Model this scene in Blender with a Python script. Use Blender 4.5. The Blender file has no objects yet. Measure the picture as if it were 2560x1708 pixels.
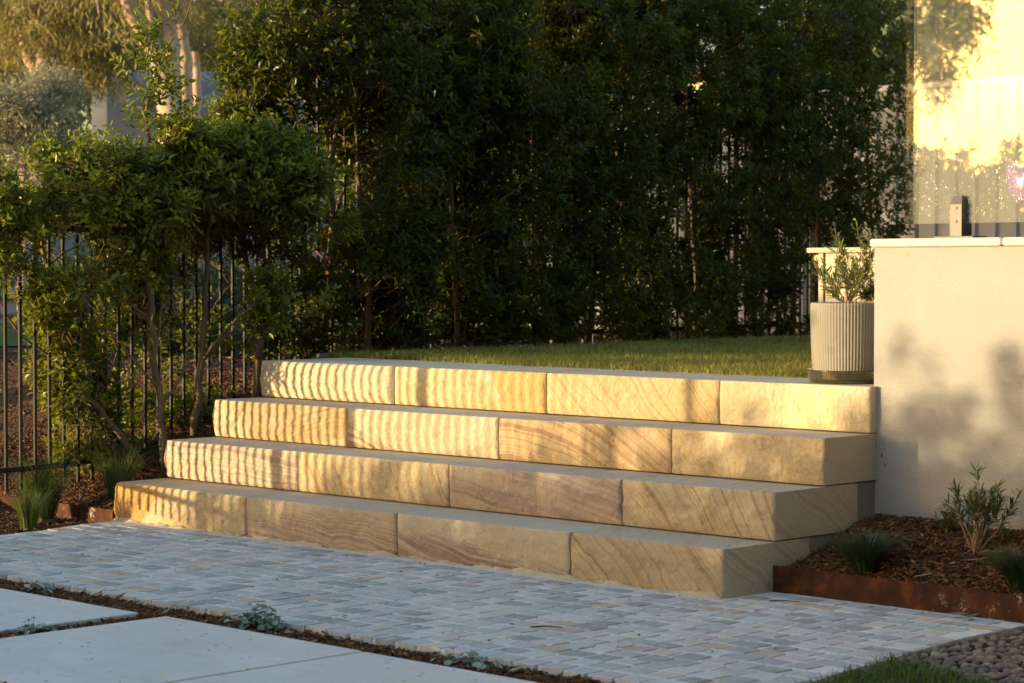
import bpy, math, random
import numpy as np
from mathutils import Vector

# ------------------------------------------------------------------ camera, sky, sun, exposure
random.seed(7)
RNG = np.random.default_rng(7)
scene = bpy.context.scene
COL = scene.collection
R = math.radians

SUN_EL = 3.5
SUN_TRAVEL = (0.5017, 0.8650)          # horizontal direction in which the light travels
FENCE_K, FENCE_X = 0.12, -0.45         # boundary fence line: x = FENCE_X - FENCE_K * y

cam_data = bpy.data.cameras.new('camera')
cam = bpy.data.objects.new('camera', cam_data)
COL.objects.link(cam)
cam.location = (8.643, -6.129, 1.147)
cam.rotation_euler = (math.pi / 2 - 0.0303, 0.0, 0.7794)
cam_data.sensor_width = 36.0
cam_data.lens = 5642.5 / 2560 * 36.0
cam_data.clip_start = 0.05
cam_data.clip_end = 2000
cam_data.dof.use_dof = True
cam_data.dof.focus_distance = 9.3
cam_data.dof.aperture_fstop = 6.3
scene.camera = cam

world = bpy.data.worlds.new('World')
scene.world = world
world.use_nodes = True
wn = world.node_tree
wn.nodes.clear()
wo = wn.nodes.new('ShaderNodeOutputWorld')
wb = wn.nodes.new('ShaderNodeBackground')
ws = wn.nodes.new('ShaderNodeTexSky')
ws.sky_type = 'NISHITA'
ws.sun_disc = False
ws.sun_elevation = R(SUN_EL)
ws.sun_rotation = math.atan2(-SUN_TRAVEL[0], -SUN_TRAVEL[1])
ws.altitude = 30
ws.air_density = 1.0
ws.dust_density = 2.2
ws.ozone_density = 1.3
wb.inputs['Strength'].default_value = 0.15
wn.links.new(ws.outputs[0], wb.inputs[0])
wn.links.new(wb.outputs[0], wo.inputs[0])

sun_data = bpy.data.lights.new('sun', 'SUN')
sun_data.energy = 1.5
sun_data.angle = R(0.68)
sun_data.color = (1.0, 0.775, 0.43)
sun = bpy.data.objects.new('sun', sun_data)
COL.objects.link(sun)
sun.location = (-20, -34, 6)
sun.rotation_euler = Vector((SUN_TRAVEL[0] * math.cos(R(SUN_EL)), SUN_TRAVEL[1] * math.cos(R(SUN_EL)),
                             -math.sin(R(SUN_EL)))).to_track_quat('-Z', 'Y').to_euler()

scene.view_settings.view_transform = 'Standard'
scene.view_settings.look = 'None'
scene.view_settings.gamma = 1.0
scene.view_settings.use_curve_mapping = False
scene.view_settings.exposure = 2.6
scene.render.engine = 'CYCLES'
cy = scene.cycles
cy.use_denoising = True
cy.max_bounces = 7
cy.diffuse_bounces = 3
cy.glossy_bounces = 4
cy.transmission_bounces = 6
cy.transparent_max_bounces = 16
cy.sample_clamp_indirect = 6.0
cy.caustics_reflective = False
cy.caustics_refractive = False

# ------------------------------------------------------------------ helpers: objects
def tag(o, label=None, cat=None, group=None, kind=None):
    if label: o['label'] = label
    if cat: o['category'] = cat
    if group: o['group'] = group
    if kind: o['kind'] = kind
    return o

def thing(name, label, cat, loc=(0, 0, 0), group=None):
    o = bpy.data.objects.new(name, None)
    o.empty_display_size = 0.1
    COL.objects.link(o)
    o.location = loc
    return tag(o, label, cat, group)

def link(name, me, parent=None, loc=(0, 0, 0), mat=None):
    o = bpy.data.objects.new(name, me)
    COL.objects.link(o)
    if mat is not None and not me.materials:
        me.materials.append(mat)
    o.parent = parent
    o.location = loc
    return o

def fast_mesh(name, V, F, smooth=False, attrs=None):
    """V (n,3); F: array (m,k) or list of such arrays; attrs: dict name -> per point floats or (n,3) colours"""
    me = bpy.data.meshes.new(name)
    V = np.ascontiguousarray(V, dtype=np.float32)
    if not isinstance(F, list): F = [F]
    F = [np.asarray(f, dtype=np.int32) for f in F if len(f)]
    me.vertices.add(len(V))
    me.vertices.foreach_set('co', V.ravel())
    tot = np.concatenate([np.full(len(f), f.shape[1], np.int32) for f in F])
    idx = np.concatenate([f.ravel() for f in F])
    start = np.concatenate([[0], np.cumsum(tot)[:-1]]).astype(np.int32)
    me.loops.add(len(idx))
    me.loops.foreach_set('vertex_index', idx)
    me.polygons.add(len(tot))
    me.polygons.foreach_set('loop_start', start)
    me.polygons.foreach_set('loop_total', tot)
    me.polygons.foreach_set('use_smooth', np.full(len(tot), bool(smooth)))
    if attrs:
        for k, a in attrs.items():
            a = np.asarray(a, np.float32)
            if a.ndim == 1:
                at = me.attributes.new(k, 'FLOAT', 'POINT')
                at.data.foreach_set('value', a)
            else:
                at = me.attributes.new(k, 'FLOAT_VECTOR', 'POINT')
                at.data.foreach_set('vector', a.ravel())
    me.update(calc_edges=True)
    me.validate()
    return me

class MB:
    """collects shapes into one mesh"""
    def __init__(s): s.V = []; s.F3 = []; s.F4 = []; s.n = 0; s.A = []
    def add(s, V, F, a=0.0):
        V = np.asarray(V, float).reshape(-1, 3); F = np.asarray(F, int)
        (s.F3 if F.shape[1] == 3 else s.F4).append(F + s.n)
        s.V.append(V); s.A.append(np.full(len(V), a)); s.n += len(V)
        return s
    def addq(s, V, F4, F3, a=0.0):
        V = np.asarray(V, float).reshape(-1, 3)
        if len(F4): s.F4.append(np.asarray(F4, int) + s.n)
        if len(F3): s.F3.append(np.asarray(F3, int) + s.n)
        s.V.append(V); s.A.append(np.full(len(V), a)); s.n += len(V)
        return s
    def box(s, lo, hi, bevel=0.0, a=0.0):
        (x0, y0, z0), (x1, y1, z1) = lo, hi
        if bevel <= 0:
            V = [(x0, y0, z0), (x1, y0, z0), (x1, y1, z0), (x0, y1, z0), (x0, y0, z1), (x1, y0, z1), (x1, y1, z1), (x0, y1, z1)]
            return s.add(V, [(0, 3, 2, 1), (4, 5, 6, 7), (0, 1, 5, 4), (1, 2, 6, 5), (2, 3, 7, 6), (3, 0, 4, 7)], a)
        b = bevel
        def ring(i, z): return [(x0 + i, y0 + i, z), (x1 - i, y0 + i, z), (x1 - i, y1 - i, z), (x0 + i, y1 - i, z)]
        # eight-sided rings give bevelled verticals
        def ring8(i, z):
            X0, X1, Y0, Y1 = x0 + i, x1 - i, y0 + i, y1 - i
            return [(X0 + b, Y0, z), (X1 - b, Y0, z), (X1, Y0 + b, z), (X1, Y1 - b, z), (X1 - b, Y1, z), (X0 + b, Y1, z), (X0, Y1 - b, z), (X0, Y0 + b, z)]
        V = ring8(b, z0) + ring8(0, z0 + b) + ring8(0, z1 - b) + ring8(b, z1)
        F4 = []
        for r in range(3):
            for i in range(8):
                j = (i + 1) % 8
                F4.append((r * 8 + i, r * 8 + j, r * 8 + 8 + j, r * 8 + 8 + i))
        F4 += [(24, 25, 26, 27), (24, 27, 28, 31), (28, 29, 30, 31)]
        F4 += [(3, 2, 1, 0), (7, 4, 3, 0), (7, 6, 5, 4)]
        return s.add(V, F4, a)
    def tube(s, pts, rad, n=6, cap=True, a=0.0):
        V, F = tube(pts, rad, n)
        s.add(V, F, a)
        if cap:
            k = len(pts)
            base = s.n - len(V)
            for r0, rev in ((0, True), ((k - 1) * n, False)):
                ids = [base + r0 + i for i in range(n)]
                if rev: ids = ids[::-1]
                s.F3.append(np.array([(ids[0], ids[i], ids[i + 1]) for i in range(1, n - 1)]))
        return s
    def mesh(s, name, smooth=False, attr=None, noattr=False):
        V = np.concatenate(s.V)
        F = []
        if s.F4: F.append(np.concatenate(s.F4))
        if s.F3: F.append(np.concatenate(s.F3))
        return fast_mesh(name, V, F, smooth, {attr: np.concatenate(s.A)} if attr else None)
    def build(s, name, mat, parent=None, loc=(0, 0, 0), smooth=False, attr=None):
        return link(name, s.mesh(name, smooth, attr), parent, loc, mat)

def tube(pts, rad, n=6):
    P = np.asarray(pts, float); k = len(P)
    rad = np.broadcast_to(np.asarray(rad, float), (k,))
    T = np.gradient(P, axis=0); T /= np.linalg.norm(T, axis=1)[:, None] + 1e-9
    ref = np.array([0.31, 0.2, 0.93]) if abs(T[0, 2]) < 0.9 else np.array([1.0, 0.1, 0])
    A = np.cross(T, ref); A /= np.linalg.norm(A, axis=1)[:, None] + 1e-9
    B = np.cross(T, A)
    th = np.linspace(0, 2 * np.pi, n, endpoint=False)
    V = P[:, None, :] + rad[:, None, None] * (np.cos(th)[None, :, None] * A[:, None, :] + np.sin(th)[None, :, None] * B[:, None, :])
    F = []
    for r in range(k - 1):
        for i in range(n):
            j = (i + 1) % n
            F.append((r * n + i, r * n + j, r * n + n + j, r * n + n + i))
    return V.reshape(-1, 3), np.array(F)

def grid_faces(nu, nv):
    i = np.arange(nu - 1)[:, None]; j = np.arange(nv - 1)[None, :]
    a = (i * nv + j).ravel()
    return np.stack([a, a + nv, a + nv + 1, a + 1], 1)

# lattice noise on the CPU, for relief
_H = RNG.random((64, 64, 64)).astype(np.float32)
def vnoise(P):
    P = np.asarray(P, float)
    i = np.floor(P).astype(int); f = P - i; f = f * f * (3 - 2 * f)
    out = 0
    for dx in (0, 1):
        for dy in (0, 1):
            for dz in (0, 1):
                w = (f[..., 0] if dx else 1 - f[..., 0]) * (f[..., 1] if dy else 1 - f[..., 1]) * (f[..., 2] if dz else 1 - f[..., 2])
                out = out + w * _H[(i[..., 0] + dx) % 64, (i[..., 1] + dy) % 64, (i[..., 2] + dz) % 64]
    return out * 2 - 1
def fbm(P, o=4, g=0.5):
    s = 0; a = 1; P = np.asarray(P, float)
    for k in range(o):
        s = s + a * vnoise(P * 2 ** k + 17.3 * k); a *= g
    return s
def sstep(a, b, x):
    t = np.clip((np.asarray(x, float) - a) / (b - a), 0, 1)
    return t * t * (3 - 2 * t)
def unit(v): return v / (np.linalg.norm(v, axis=-1, keepdims=True) + 1e-9)

# ------------------------------------------------------------------ helpers: materials
class Mat:
    def __init__(s, name, base=(0.5, 0.5, 0.5), rough=0.8, spec=0.3, metal=0.0):
        s.m = bpy.data.materials.new(name); s.m.use_nodes = True
        s.nt = s.m.node_tree; s.N = s.nt.nodes
        s.b = s.N['Principled BSDF']; s.out = s.N['Material Output']
        s.set('Base Color', base); s.set('Roughness', rough); s.set('Specular IOR Level', spec); s.set('Metallic', metal)
    def set(s, k, v):
        if isinstance(v, bpy.types.NodeSocket): s.nt.links.new(v, s.b.inputs[k])
        else: s.b.inputs[k].default_value = (*v, 1) if isinstance(v, tuple) and len(v) == 3 else v
    def n(s, typ, ins=None, **pr):
        nd = s.N.new('ShaderNode' + typ)
        for k, v in pr.items(): setattr(nd, k, v)
        for k, v in (ins or {}).items():
            if isinstance(v, bpy.types.NodeSocket): s.nt.links.new(v, nd.inputs[k])
            else: nd.inputs[k].default_value = (*v, 1) if isinstance(v, tuple) and len(v) == 3 and nd.inputs[k].type == 'RGBA' else v
        return nd
    def coord(s, which='Object'): return s.n('TexCoord').outputs[which]
    def noise(s, co, scale, detail=3.0, rough=0.55, dist=0.0, dim='3D', out='Fac'):
        i = {'Scale': scale, 'Detail': detail, 'Roughness': rough, 'Distortion': dist}
        if dim == '1D': i['W'] = co
        else: i['Vector'] = co
        nd = s.N.new('ShaderNodeTexNoise'); nd.noise_dimensions = dim
        for k, v in i.items():
            if isinstance(v, bpy.types.NodeSocket): s.nt.links.new(v, nd.inputs[k])
            else: nd.inputs[k].default_value = v
        return nd.outputs[out]
    def math(s, op, a, b=0.0, c=None, clamp=False):
        nd = s.N.new('ShaderNodeMath'); nd.operation = op; nd.use_clamp = clamp
        for k, v in enumerate((a, b) if c is None else (a, b, c)):
            if isinstance(v, bpy.types.NodeSocket): s.nt.links.new(v, nd.inputs[k])
            else: nd.inputs[k].default_value = v
        return nd.outputs[0]
    def ramp(s, fac, stops, interp='LINEAR'):
        nd = s.N.new('ShaderNodeValToRGB'); cr = nd.color_ramp; cr.interpolation = interp
        while len(cr.elements) < len(stops): cr.elements.new(0.5)
        for e, (p, c) in zip(cr.elements, stops):
            e.position = p; e.color = (*c, 1) if not isinstance(c, (int, float)) else (c, c, c, 1)
        s.nt.links.new(fac, nd.inputs[0]); return nd.outputs[0]
    def mix(s, fac, a, b, mode='MIX'):
        nd = s.N.new('ShaderNodeMix'); nd.data_type = 'RGBA'; nd.blend_type = mode
        for k, v in ((0, fac), (6, a), (7, b)):
            if isinstance(v, bpy.types.NodeSocket): s.nt.links.new(v, nd.inputs[k])
            else: nd.inputs[k].default_value = (*v, 1) if isinstance(v, tuple) else v
        return nd.outputs[2]
    def map(s, v, a, b, lo=0.0, hi=1.0, smooth=True):
        nd = s.N.new('ShaderNodeMapRange'); nd.interpolation_type = 'SMOOTHSTEP' if smooth else 'LINEAR'
        for k, x in enumerate((v, a, b, lo, hi)):
            if isinstance(x, bpy.types.NodeSocket): s.nt.links.new(x, nd.inputs[k])
            else: nd.inputs[k].default_value = x
        return nd.outputs[0]
    def bump(s, h, strength=0.4, dist=0.01):
        nd = s.n('Bump', {'Strength': strength, 'Distance': dist, 'Height': h}); s.set('Normal', nd.outputs[0]); return nd.outputs[0]
    def attr(s, name, out='Fac'): return s.n('Attribute', attribute_name=name).outputs[out]
    def xyz(s, co):
        nd = s.n('SeparateXYZ', {0: co}); return nd.outputs[0], nd.outputs[1], nd.outputs[2]
    def scale(s, co, v):
        return s.n('Mapping', {'Vector': co, 'Scale': v}).outputs[0]

def simple(name, base, rough=0.7, spec=0.3, var=0.12, scale=8.0, bump=0.0, metal=0.0):
    m = Mat(name, base, rough, spec, metal)
    co = m.coord()
    f = m.noise(co, scale, 4)
    m.set('Base Color', m.mix(f, tuple(c * (1 - var) for c in base), tuple(min(1, c * (1 + var)) for c in base)))
    if bump: m.bump(m.noise(co, scale * 9, 3), bump, 0.004)
    return m.m

def leaf_mat(name, dark, mid, light, rough=0.34, trans=0.3, spec=0.5, glow=None):
    m = Mat(name, mid, rough, spec)
    c = m.ramp(m.attr('rnd'), [(0.0, dark), (0.55, mid), (0.92, light), (1.0, tuple(min(1, x * 1.25) for x in light))])
    m.set('Base Color', c)
    tr = m.n('BsdfTranslucent', {'Color': m.mix(0.35 if glow is None else 0.6, c, glow or tuple(min(1, x * 2.2) for x in light))})
    mx = m.n('MixShader', {0: trans, 1: m.b.outputs[0], 2: tr.outputs[0]})
    m.nt.links.new(mx.outputs[0], m.out.inputs[0])
    return m.m

# ------------------------------------------------------------------ materials: surfaces
def mulch_ground():
    m = Mat('mulch_soil', (0.07, 0.035, 0.018), 0.95, 0.15)
    co = m.coord()
    v = m.n('TexVoronoi', {'Vector': m.scale(co, (1, 1, 1)), 'Scale': 55.0, 'Randomness': 1.0})
    c = m.ramp(v.outputs['Color'], [(0.0, (0.03, 0.016, 0.009)), (0.45, (0.09, 0.043, 0.02)), (0.8, (0.17, 0.085, 0.04)), (1, (0.25, 0.15, 0.09))])
    m.set('Base Color', m.mix(m.noise(co, 6, 4), c, (0.05, 0.025, 0.013)))
    m.bump(v.outputs['Distance'], 0.9, 0.02)
    return m.m
MULCH_G = mulch_ground()

def chip_mat():
    m = Mat('bark_chip', (0.12, 0.06, 0.03), 0.85, 0.2)
    c = m.ramp(m.attr('rnd'), [(0.0, (0.035, 0.018, 0.010)), (0.35, (0.10, 0.045, 0.02)), (0.7, (0.19, 0.09, 0.038)), (0.92, (0.28, 0.15, 0.07)), (1, (0.40, 0.28, 0.17))])
    g = m.noise(m.scale(m.coord(), (60, 60, 60)), 4, 2)
    m.set('Base Color', m.mix(m.math('MULTIPLY', g, 0.4), c, (0.04, 0.02, 0.01)))
    return m.m
CHIP = chip_mat()

def grass_mat(name, a, b, c):
    m = leaf_mat(name, a, b, c, 0.45, 0.4, 0.35)
    return m
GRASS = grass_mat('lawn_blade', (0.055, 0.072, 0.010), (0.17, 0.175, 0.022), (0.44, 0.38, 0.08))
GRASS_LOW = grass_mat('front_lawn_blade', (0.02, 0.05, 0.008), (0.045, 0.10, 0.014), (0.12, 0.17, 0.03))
LAWN_SOIL = simple('lawn_thatch', (0.07, 0.075, 0.02), 0.95, 0.1, 0.4, 30)
GRASS_FAR = simple('verge_grass', (0.045, 0.085, 0.02), 0.95, 0.1, 0.4, 4, 0.8)
ROAD = simple('asphalt', (0.075, 0.08, 0.09), 0.9, 0.25, 0.15, 3, 0.3)

# ------------------------------------------------------------------ terrain
def fence_x(y): return FENCE_X - FENCE_K * np.asarray(y, float)
def zleft(x, y):
    """soil height left of the steps and beyond the boundary fence"""
    x = np.asarray(x, float); y = np.asarray(y, float)
    bed = 0.030 + 0.41 * (y - 0.03)
    bed = np.where(y < 0.03, -0.03, bed)
    far = 0.06 + 0.34 * (y + 0.3)
    far = np.clip(far, 0.0, 0.62)
    bed = np.clip(bed, -0.03, 0.62)
    k = sstep(-0.75, -1.5, x)
    z = bed * (1 - k) + far * k
    d = np.clip(-x - 9, 0, 60)
    return z + 0.012 * d * sstep(1, 6, y) * np.clip(1 - d / 200, 0, 1)
def zlawn_mask(x, y):
    xl = -0.27 - 0.05 * (np.asarray(y, float) - 1.95)
    return (np.asarray(x) > xl) & (np.asarray(y) > 1.36)
def terrain(x, y):
    x = np.asarray(x, float); y = np.asarray(y, float)
    z = np.where(x < -0.02, zleft(x, y), -0.045)
    return np.where(zlawn_mask(x, y), 0.69, z)

gx = np.unique(np.concatenate([np.linspace(-300, -40, 14), np.linspace(-40, -8, 24), np.linspace(-8, -1.6, 24), np.linspace(-1.6, 0.3, 40), [-0.03, -0.01], np.linspace(0.3, 8, 34), np.linspace(8, 60, 16), np.linspace(60, 300, 8)]))
gy = np.unique(np.concatenate([np.linspace(-300, -40, 14), np.linspace(-40, -5, 20), np.linspace(-5, -1, 12), np.linspace(-1, 2.6, 74), [0.02, 0.04], np.linspace(2.6, 9, 22), np.linspace(9, 50, 22), np.linspace(50, 300, 10)]))
GX, GY = np.meshgrid(gx, gy, indexing='ij')
GZ = terrain(GX, GY)
near = (np.abs(GX) < 8) & (np.abs(GY) < 9) & (GX < 0)
GZ = GZ + np.where(near, 0.012 * fbm(np.stack([GX * 6, GY * 6, GX * 0], -1), 3), 0)
g_me = fast_mesh('ground', np.stack([GX, GY, GZ], -1).reshape(-1, 3), grid_faces(len(gx), len(gy)), True)
tag(link('ground', g_me, mat=MULCH_G), 'brown bark mulched garden ground sloping up beyond the fence', kind='structure')

def sheet(name, poly_fn, xs, ys, dz, mat, kind='structure', label=None):
    X, Y = np.meshgrid(xs, ys, indexing='ij')
    X2, Y2 = poly_fn(X, Y)
    V = np.stack([X2, Y2, terrain(X2, Y2) + dz], -1).reshape(-1, 3)
    o = link(name, fast_mesh(name, V, grid_faces(len(xs), len(ys)), True), mat=mat)
    return tag(o, label, kind=kind)

# street beyond the fence: axes along / across, roughly parallel to the fence
def street_pt(a, c): return (-7.5 - c + 0.25 * a, 2.0 + a)
def sfn(X, Y):
    return street_pt(X, Y)
sheet('grass_verge', lambda A, C: (fence_x(2 + A) - 4.3 - C, 2 + A), np.linspace(-3, 22, 60), np.linspace(0, 5.0, 20), 0.012, GRASS_FAR, label='strip of green verge grass beyond the mulched bank')
sheet('road', lambda A, C: (fence_x(2 + A) - 9.3 - C, 2 + A), np.linspace(-30, 60, 90), np.linspace(0, 7.0, 20), 0.016, ROAD, label='grey asphalt street seen through the hedge')
sheet('far_grass', lambda A, C: (fence_x(2 + A) - 18.5 - C, 2 + A), np.linspace(-40, 70, 60), np.linspace(0, 30.0, 20), 0.02, GRASS_FAR, label='far grass bank across the street')

# ------------------------------------------------------------------ sandstone steps
RISE, TREAD, L_STEP = 0.18, 0.29, 3.63
CREAM = (0.60, 0.50, 0.345); TAN = (0.50, 0.39, 0.25); YELLOW = (0.60, 0.435, 0.19)
BROWN = (0.33, 0.20, 0.105); PURPLE = (0.315, 0.225, 0.205); RUST = (0.42, 0.25, 0.10)

def grey(c, k=-0.10):
    l = 0.3 * c[0] + 0.6 * c[1] + 0.1 * c[2]
    return tuple(0.94 * (x * (1 - k) + l * k) for x in c)
def sandstone(name, base=CREAM, base2=TAN, bands=None, mask=None, patch=None, seed=0.0, stain=0.25):
    base, base2 = grey(base), grey(base2)
    m = Mat(name, base, 0.86, 0.18)
    co = m.n('Mapping', {'Vector': m.coord(), 'Location': (0, 0, 0)}).outputs[0]
    sh = m.n('Mapping', {'Vector': m.coord(), 'Location': (seed * 3.1, seed * 1.7, seed * 2.3)}).outputs[0]
    x, y, z = m.xyz(co)
    w1 = m.noise(sh, 3.2, 3, 0.5); w2 = m.noise(sh, 11, 3, 0.55)
    col = m.mix(m.map(m.noise(sh, 4.5, 4, 0.6), 0.35, 0.7), base, base2)
    for b in (bands or []):
        ax, ay, az = b['dir']
        s = m.math('MULTIPLY_ADD', x, ax, m.math('MULTIPLY_ADD', z, az, m.math('MULTIPLY', y, ay)))
        if b.get('curve'):
            k, xc = b['curve']; dx = m.math('SUBTRACT', x, xc)
            s = m.math('MULTIPLY_ADD', m.math('MULTIPLY', dx, dx), k, s)
        s = m.math('MULTIPLY_ADD', m.math('SUBTRACT', w1, 0.5), b.get('warp', 0.10), s)
        s = m.math('MULTIPLY_ADD', m.math('SUBTRACT', w2, 0.5), b.get('warp2', 0.009), s)
        s0 = m.math('ADD', s, b.get('off', 0.0) + seed)
        n1 = m.noise(m.math('MULTIPLY', s0, b.get('freq', 30.0) * 1.25), 1.0, 4, 0.68, dim='1D')
        lo, hi = b.get('rng', (0.50, 0.66))
        f = m.map(n1, lo, hi)
        if b.get('fine', 0):
            n2 = m.noise(m.math('MULTIPLY', s0, b.get('freq', 30.0) * 4.2), 1.0, 2, 0.6, dim='1D')
            f = m.math('MAXIMUM', f, m.math('MULTIPLY', m.map(n2, 0.54, 0.64), b['fine']))
        f = m.math('MULTIPLY', f, b.get('amt', 0.8))
        if b.get('mask'):
            mx, mz, mc, mw = b['mask']
            q = m.math('MULTIPLY_ADD', x, mx, m.math('MULTIPLY_ADD', z, mz, m.math('MULTIPLY_ADD', m.math('SUBTRACT', w1, 0.5), 0.12, -mc)))
            f = m.math('MULTIPLY', f, m.map(q, -mw, mw))
        f = m.math('MULTIPLY', f, m.map(m.noise(sh, 7, 3, 0.6), 0.22, 0.62, 0.55, 1.0))
        col = m.mix(f, col, tuple(x * 0.82 for x in b['col']))
    if patch:
        px, pz, pc, pcol = patch
        q = m.math('MULTIPLY_ADD', x, px, m.math('MULTIPLY_ADD', z, pz, m.math('MULTIPLY_ADD', m.math('SUBTRACT', m.noise(sh, 22, 3), 0.5), 0.03, -pc)))
        q = m.math('MULTIPLY_ADD', m.math('SUBTRACT', m.noise(sh, 5, 2), 0.5), 0.07, q)
        col = m.mix(m.math('MULTIPLY', m.map(q, -0.003, 0.003), 0.85), col, pcol)
    # grain, pits, and weather stains
    g = m.noise(sh, 420, 2, 0.7)
    col = m.mix(m.map(g, 0.3, 0.7, 0.0, 0.16), col, (0.20, 0.15, 0.10))
    st = m.map(m.noise(sh, 2.6, 5, 0.65), 0.52, 0.75, 0.0, stain)
    col = m.mix(st, col, (0.33, 0.25, 0.165))
    pit = m.map(m.noise(sh, 60, 2, 0.5), 0.70, 0.76, 0.0, 0.5)
    col = m.mix(pit, col, (0.16, 0.115, 0.075))
    sw = m.attr('sawn')
    lines = m.noise(m.scale(sh, (1.5, 70, 70)), 1.0, 2, 0.5)
    top = m.mix(m.map(lines, 0.35, 0.65), (0.50, 0.475, 0.43), (0.585, 0.56, 0.515))
    col = m.mix(m.math('MULTIPLY', sw, 0.40), col, top)
    m.set('Base Color', col)
    h = m.math('MULTIPLY_ADD', m.noise(sh, 130, 3, 0.65), 0.5, m.math('MULTIPLY', m.noise(m.scale(sh, (1, 1, 0.6)), 62, 3, 0.62), 1.0))
    h = m.math('MULTIPLY', h, m.map(sw, 0, 1, 1.0, 0.10))
    m.bump(h, 0.9, 0.008)
    return m.m

def block_mesh(w, d, h, seed, rough_left=False, rough_right=False, bulge=0.010, amp=0.007, chip=0.004):
    def face(nu, nv, fn):
        u = np.linspace(0, 1, nu); v = np.linspace(0, 1, nv)
        U, Vv = np.meshgrid(u, v, indexing='ij')
        return np.stack(fn(U, Vv), -1).reshape(-1, 3), grid_faces(nu, nv)
    nx = int(w / 0.0068) + 2; nz = int(h / 0.0065) + 2; ny = 18
    yw = lambda t: d * t ** 2.2          # denser near the front
    parts = [
        face(nz, nx, lambda a, b: (b * w, a * 0, a * h)),               # front  (-y)
        face(ny, nx, lambda a, b: (b * w, yw(a), a * 0 + h)),           # top
        face(nx, 6, lambda a, b: (a * w, yw(b), b * 0)),                # bottom
        face(ny, nz, lambda a, b: (a * 0 + w, yw(a), b * h)),           # right
        face(nz, ny, lambda a, b: (a * 0, yw(b), a * h)),               # left
        face(8, 8, lambda a, b: (b * w, a * 0 + d, (1 - a) * h)),       # back
    ]
    V = np.concatenate([p[0] for p in parts]); F = []; n = 0
    for p in parts: F.append(p[1] + n); n += len(p[0])
    F = np.concatenate(F)
    # flip quads so that normals point out (grid order differs by face)
    c = V.mean(0)
    x, y, z = V.T.copy()
    S = np.array([seed * 5.3, seed * 2.9, seed * 7.7])
    P = V + S
    fz = np.clip(z / h, 0, 1); fx = np.clip(x / w, 0, 1)
    prof = (1 - np.abs(2 * fz - 1) ** 3.0) * (1 - np.abs(2 * fx - 1) ** 14)
    wfront = np.clip(1 - y / 0.03, 0, 1)
    n_big = fbm(P * np.array([7, 7, 11.0]), 3, 0.5)
    n_med = fbm(P * np.array([28, 28, 40.0]), 3, 0.55)
    n_fin = fbm(P * 95.0, 2, 0.5)
    edge_top = sstep(0.030, 0.0, h - z)
    relief = (n_big * amp * 0.55 + n_med * amp * 0.46 + n_fin * amp * 0.30) * (0.25 + 0.75 * (1 - edge_top))
    dy = wfront * (-bulge * prof + relief * (0.35 + 0.65 * prof))
    # worn arrises
    en = 0.5 + 0.5 * vnoise(P * np.array([16, 16, 16.0]))
    ev = np.exp(-np.minimum(x, w - x) / 0.006) * (0.004 + 0.006 * en)
    et = np.exp(-(h - z) / 0.004) * (0.001 + chip * en ** 2)
    eb = np.exp(-z / 0.006) * 0.003
    dy += np.clip(1 - y / 0.02, 0, 1) * (ev + et + eb)
    dz = -np.exp(-y / 0.004) * np.clip(1 - (h - z) / 0.01, 0, 1) * (0.001 + chip * 0.6 * en ** 2)
    dz += np.where(z > h - 1e-6, 0.0006 * fbm(P * 9, 2), 0)
    sx = np.where(fx > 0.5, -1, 1) * np.exp(-np.minimum(x, w - x) / 0.006) * (0.0010 + 0.0048 * np.clip(0.5 + 0.6 * fbm(P * np.array([9, 9, 21.0]), 3), 0, 1.2) * np.clip(1 - y / 0.09, 0.1, 1))
    dx = sx
    if rough_left:
        wl = np.clip(1 - x / 0.03, 0, 1)
        dx = dx + wl * (-0.022 * (1 - np.abs(2 * fz - 1) ** 2.4) + n_big * 0.006 + n_med * 0.003) * np.clip(y / 0.01 + 0.6, 0, 1)
    if rough_right:
        wr = np.clip(1 - (w - x) / 0.02, 0, 1)
        dx = dx + wr * (n_big * 0.004 + n_med * 0.003)
    W = np.stack([x + dx, y + dy, z + dz], 1)
    # orient faces outward
    q = W[F]; nrm = np.cross(q[:, 1] - q[:, 0], q[:, 3] - q[:, 0])
    out = q.mean(1) - np.array([w / 2, d / 2, h / 2])
    out = out / np.array([w, d, h])
    k = np.argmax(np.abs(out), 1); sgn = np.sign(out[np.arange(len(out)), k]) * np.sign(nrm[np.arange(len(out)), k])
    F = np.where((sgn < 0)[:, None], F[:, ::-1], F)
    sawn = np.concatenate([np.full(len(p[0]), v) for p, v in zip(parts, (0.0, 1.0, 1.0, 0.8, 0.8, 0.8))])
    if rough_left: sawn[sum(len(p[0]) for p in parts[:4]):] = 0.0
    return fast_mesh('stone_block', W, F, True, {'sawn': sawn})

X_J = [0.0, 0.963, 1.930, 2.888, L_STEP]
diag = lambda col, freq=26, amt=0.75, curve=None, d=(0.70, 0.25, 0.66), fine=0.5, rng=(0.52, 0.64), **k: dict(dir=d, col=col, freq=freq, amt=amt, curve=curve, fine=fine, rng=rng, **k)
hor = lambda col, freq=30, amt=0.8, mask=None, d=(0.06, 0.10, 1.0), curve=None, rng=(0.46, 0.62), fine=0.5, **k: dict(dir=d, col=col, freq=freq, amt=amt, mask=mask, curve=curve, rng=rng, fine=fine, **k)
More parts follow.
